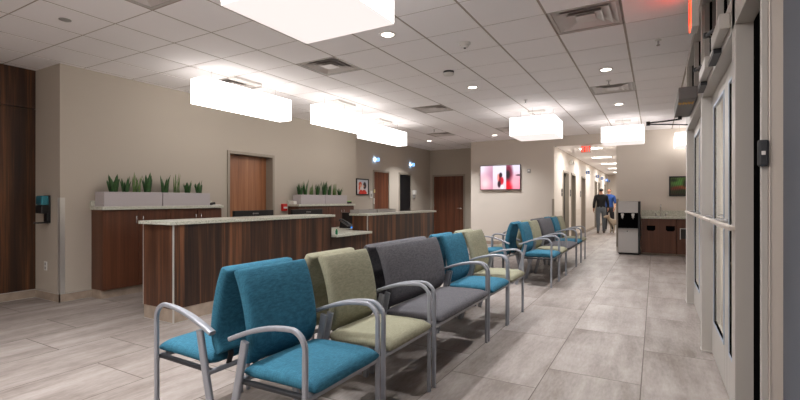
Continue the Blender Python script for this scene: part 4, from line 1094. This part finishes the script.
def person(loc, rot, label, shirt, trouser, hgt, stride, arm_fwd, sleeve):
    k = hgt/1.75
    def V(*p): return tuple(q*k for q in p)
    st = stride
    ch = []
    # faces -Y; 0 pelvis .. 7 crown
    ch.append(([V(0, 0, .95, .145, .105), V(0, .0, 1.08, .135, .10), V(0, .01, 1.25, .16, .11), V(0, .015, 1.40, .165, .095), V(0, .01, 1.49, .06, .06), V(0, -.005, 1.555, .055, .06), V(0, -.012, 1.63, .072, .088), V(0, -.005, 1.70, .064, .078)], None))
    for s, f in ((-1, st), (1, -st)):
        ch.append(([V(s*.10, -.01, .86, .092), V(s*.105, -f*.5-.02, .50, .064), V(s*.105, -f*.5-.0, .42, .058), V(s*.105, -f*.9+.02, .10, .042), V(s*.107, -f*.9, .045, .044, .04), V(s*.115, -f*.9-.12, .032, .044, .03), V(s*.118, -f*.9-.18, .028, .034, .024)], (0, 0)))
    arms = []
    for s, f in ((-1, arm_fwd[0]), (1, arm_fwd[1])):
        el = V(s*.245, .03-f*.10, 1.12, .044); wr = V(s*.255, -.01-f*.34, .90+f*.16, .029); pm = V(s*.255, -.03-f*.42, .82+f*.17, .036, .02)
        ch.append(([V(s*.185, .012, 1.39, .058), el, wr, pm], (0, 3)))
        ci = len(ch)-1
        d = Vector(pm[:3])-Vector(wr[:3]); d.normalize()
        for q, (off, ln) in enumerate(((-.026, .062), (-.009, .074), (.009, .070), (.025, .055))):
            b = Vector(pm[:3])+d*.018*k+Vector((0, off*k, 0)); c1 = b+d*ln*.5*k+Vector((-s*.006, 0, 0)); c2 = b+d*ln*.95*k+Vector((-s*.022, 0, 0))
            ch.append(([(*b, .0095*k), (*c1, .0085*k), (*c2, .0075*k)], (ci, 3)))
        b = Vector(wr[:3])+d*.03*k+Vector((0, -.03*k, 0)); c1 = b+d*.03*k+Vector((-s*.01, -.02*k, 0)); c2 = b+d*.06*k+Vector((-s*.016, -.022*k, 0))
        ch.append(([(*b, .012*k), (*c1, .010*k), (*c2, .0085*k)], (ci, 2)))
    bm = skin_bm(ch)
    root = thing('person', label, 'person', loc); root.rotation_euler = (0, 0, rot); ORG[root.name] = (0, 0, 0)
    # regions
    def is_shirt(c): return c.z/k > .97 and c.z/k < 1.485 and (abs(c.x/k) < .20 or c.z/k > sleeve)
    def is_trou(c): return .085 < c.z/k < .99 and abs(c.x/k) < .205
    def is_shoe(c): return c.z/k < .10
    def sub(name, test, m, infl, par):
        b2 = bm.copy(); b2.normal_update()
        dele = [f for f in b2.faces if not test(f.calc_center_median())]
        bmesh.ops.delete(b2, geom=dele, context='FACES')
        b2.normal_update()
        for v in b2.verts: v.co += v.normal*infl
        for f in b2.faces: f.smooth = True
        mb = MB(); mb.bm.free(); mb.bm = b2
        o = obj(name, mb, m, par, recalc=False)
        sm_ = o.modifiers.new('cloth', 'SOLIDIFY'); sm_.thickness = .004
        return o
    sub('shirt', is_shirt, shirt, .010, root); sub('trousers', is_trou, trouser, .012, root); sub('shoe', lambda c: is_shoe(c) and c.x < 0, M['shoe'], .008, root); sub('shoe', lambda c: is_shoe(c) and c.x > 0, M['shoe'], .008, root)
    def is_hair(c): return c.z/k > 1.60 and (c.y/k > -.045+ (1.70-c.z/k)*.9 or c.z/k > 1.735)
    sub('hair', is_hair, M['hair'], .012, root)
    mb = MB(); mb.bm.free(); mb.bm = bm
    body = obj('body', mb, M['skin'], root, recalc=False)
    # face: nose, eyes, mouth, ears
    fm = MB(); fm.lathe([(0, .0), (.012, .012), (.006, .04), (0, .045)], (0, -.103*k, 1.605*k), 10); obj('nose', fm, M['skin'], body)
    for s in (-1, 1): obj('eye', MB().lathe([(0, -.006), (.008, 0), (0, .006)], (s*.03*k, -.088*k, 1.648*k), 8), M['black'], body)
    obj('mouth', MB().box(-.022*k, .022*k, -.098*k, -.088*k, 1.577*k, 1.584*k), plain('lips', (140, 80, 72), .5), body)
    for s in (-1, 1): obj('ear', MB().lathe([(0, -.03), (.014, -.012), (.016, .012), (0, .03)], (s*.078*k, .0, 1.64*k), 8), M['skin'], body)
    return root
person((-1.80, 18.7, 0), PI+.15, 'person in a black top and faded jeans walking in the corridor', M['black_cloth'], M['jeans'], 1.76, .16, (.35, .1), .95)
person((-1.62, 20.0, 0), -.3, 'person in a blue shirt and dark trousers behind the one in black', M['blue_cloth'], M['dark_cloth'], 1.76, .14, (.1, .3), 1.13)

def dog(loc, rot):
    root = thing('dog', 'cream shaggy dog standing beside the two people', 'dog', loc); root.rotation_euler = (0, 0, rot); ORG[root.name] = (0, 0, 0)
    ch = [([(0, .26, .44, .085, .095), (0, .12, .44, .085, .09), (0, -.05, .43, .10, .115), (0, -.20, .44, .10, .125), (0, -.30, .50, .075, .085), (0, -.38, .60, .058, .062), (0, -.44, .66, .068, .068), (0, -.54, .63, .040, .040), (0, -.59, .62, .030, .030)], None)]
    for s in (-1, 1):
        ch.append(([(s*.075, -.22, .36, .05), (s*.08, -.20, .22, .034), (s*.08, -.215, .10, .026), (s*.08, -.235, .03, .032, .026)], (0, 3)))
        ch.append(([(s*.075, .24, .37, .07), (s*.085, .19, .26, .045), (s*.085, .31, .15, .027), (s*.085, .285, .06, .025), (s*.085, .255, .028, .032, .025)], (0, 0)))
    ch.append(([(0, .36, .50, .030), (0, .46, .58, .034), (0, .50, .68, .028)], (0, 0)))
    bm = skin_bm(ch)
    mb = MB(); mb.bm.free(); mb.bm = bm
    b = obj('body', mb, M['dog'], root, recalc=False)
    tan = plain('tan_fur', (158, 132, 104), .9)
    for s in (-1, 1): obj('ear', MB().pillow(lambda u, v, q, s=s: (s*(.070+.012*q), -.425+.035*u, .64+.06*v), 6, 6, 3), tan, b)
    obj('nose', MB().lathe([(0, -.014), (.016, 0), (0, .014)], (0, -.615, .625), 10), M['black'], b)
    for s in (-1, 1): obj('eye', MB().lathe([(0, -.01), (.010, 0), (0, .01)], (s*.036, -.497, .675), 8), M['black'], b)
dog((-1.25, 18.75, 0), -.8)

# ------------------------------------------------------------------ light
l = area('vestibule_lamp', (1.35, 4.4, 2.36), .6, 110, (1, .93, .86), shape='RECTANGLE', size_y=2.5); l['kind'] = 'helper'
w = bpy.data.worlds.new('night'); S.world = w; w.use_nodes = True
w.node_tree.nodes['Background'].inputs['Color'].default_value = (.012, .018, .035, 1)

MISSING = {'trim_1': ('slab above the suspended ceiling', 'slab'), 'baseboard_left': ('tile base along the reception wall', 'baseboard'), 'baseboard_pier': ('tile base along the pier', 'baseboard'),
           'baseboard_panel': ('tile base along the walnut panelling', 'baseboard'), 'baseboard_recess': ('tile base along the recessed wall', 'baseboard'), 'baseboard_end': ('tile base below the wall screen', 'baseboard'),
           'baseboard_corridor': ('tile base along the corridor wall', 'baseboard')}
for o in C.objects:
    if o.parent is None and o.name in MISSING and 'label' not in o: o['label'], o['category'] = MISSING[o.name]

# ------------------------------------------------------------------ camera and view
cam = bpy.data.cameras.new('camera'); co = bpy.data.objects.new('camera', cam); C.objects.link(co)
cam.sensor_width = 36; cam.lens = 446/800*36; cam.clip_start = .02; cam.clip_end = 200
co.location = (0, 0, EYE); co.rotation_euler = (PI/2, 0, math.atan(255/446))
S.camera = co
S.view_settings.view_transform = 'Standard'; S.view_settings.look = 'None'; S.view_settings.gamma = 1; S.view_settings.use_curve_mapping = False
S.view_settings.exposure = .84
S.cycles.use_denoising = True
try: S.cycles.denoiser = 'OPENIMAGEDENOISE'
except Exception: pass
S.cycles.max_bounces = 12; S.cycles.diffuse_bounces = 9; S.cycles.glossy_bounces = 4; S.cycles.transmission_bounces = 6
S.cycles.caustics_reflective = False; S.cycles.caustics_refractive = False
S.cycles.sample_clamp_indirect = 6
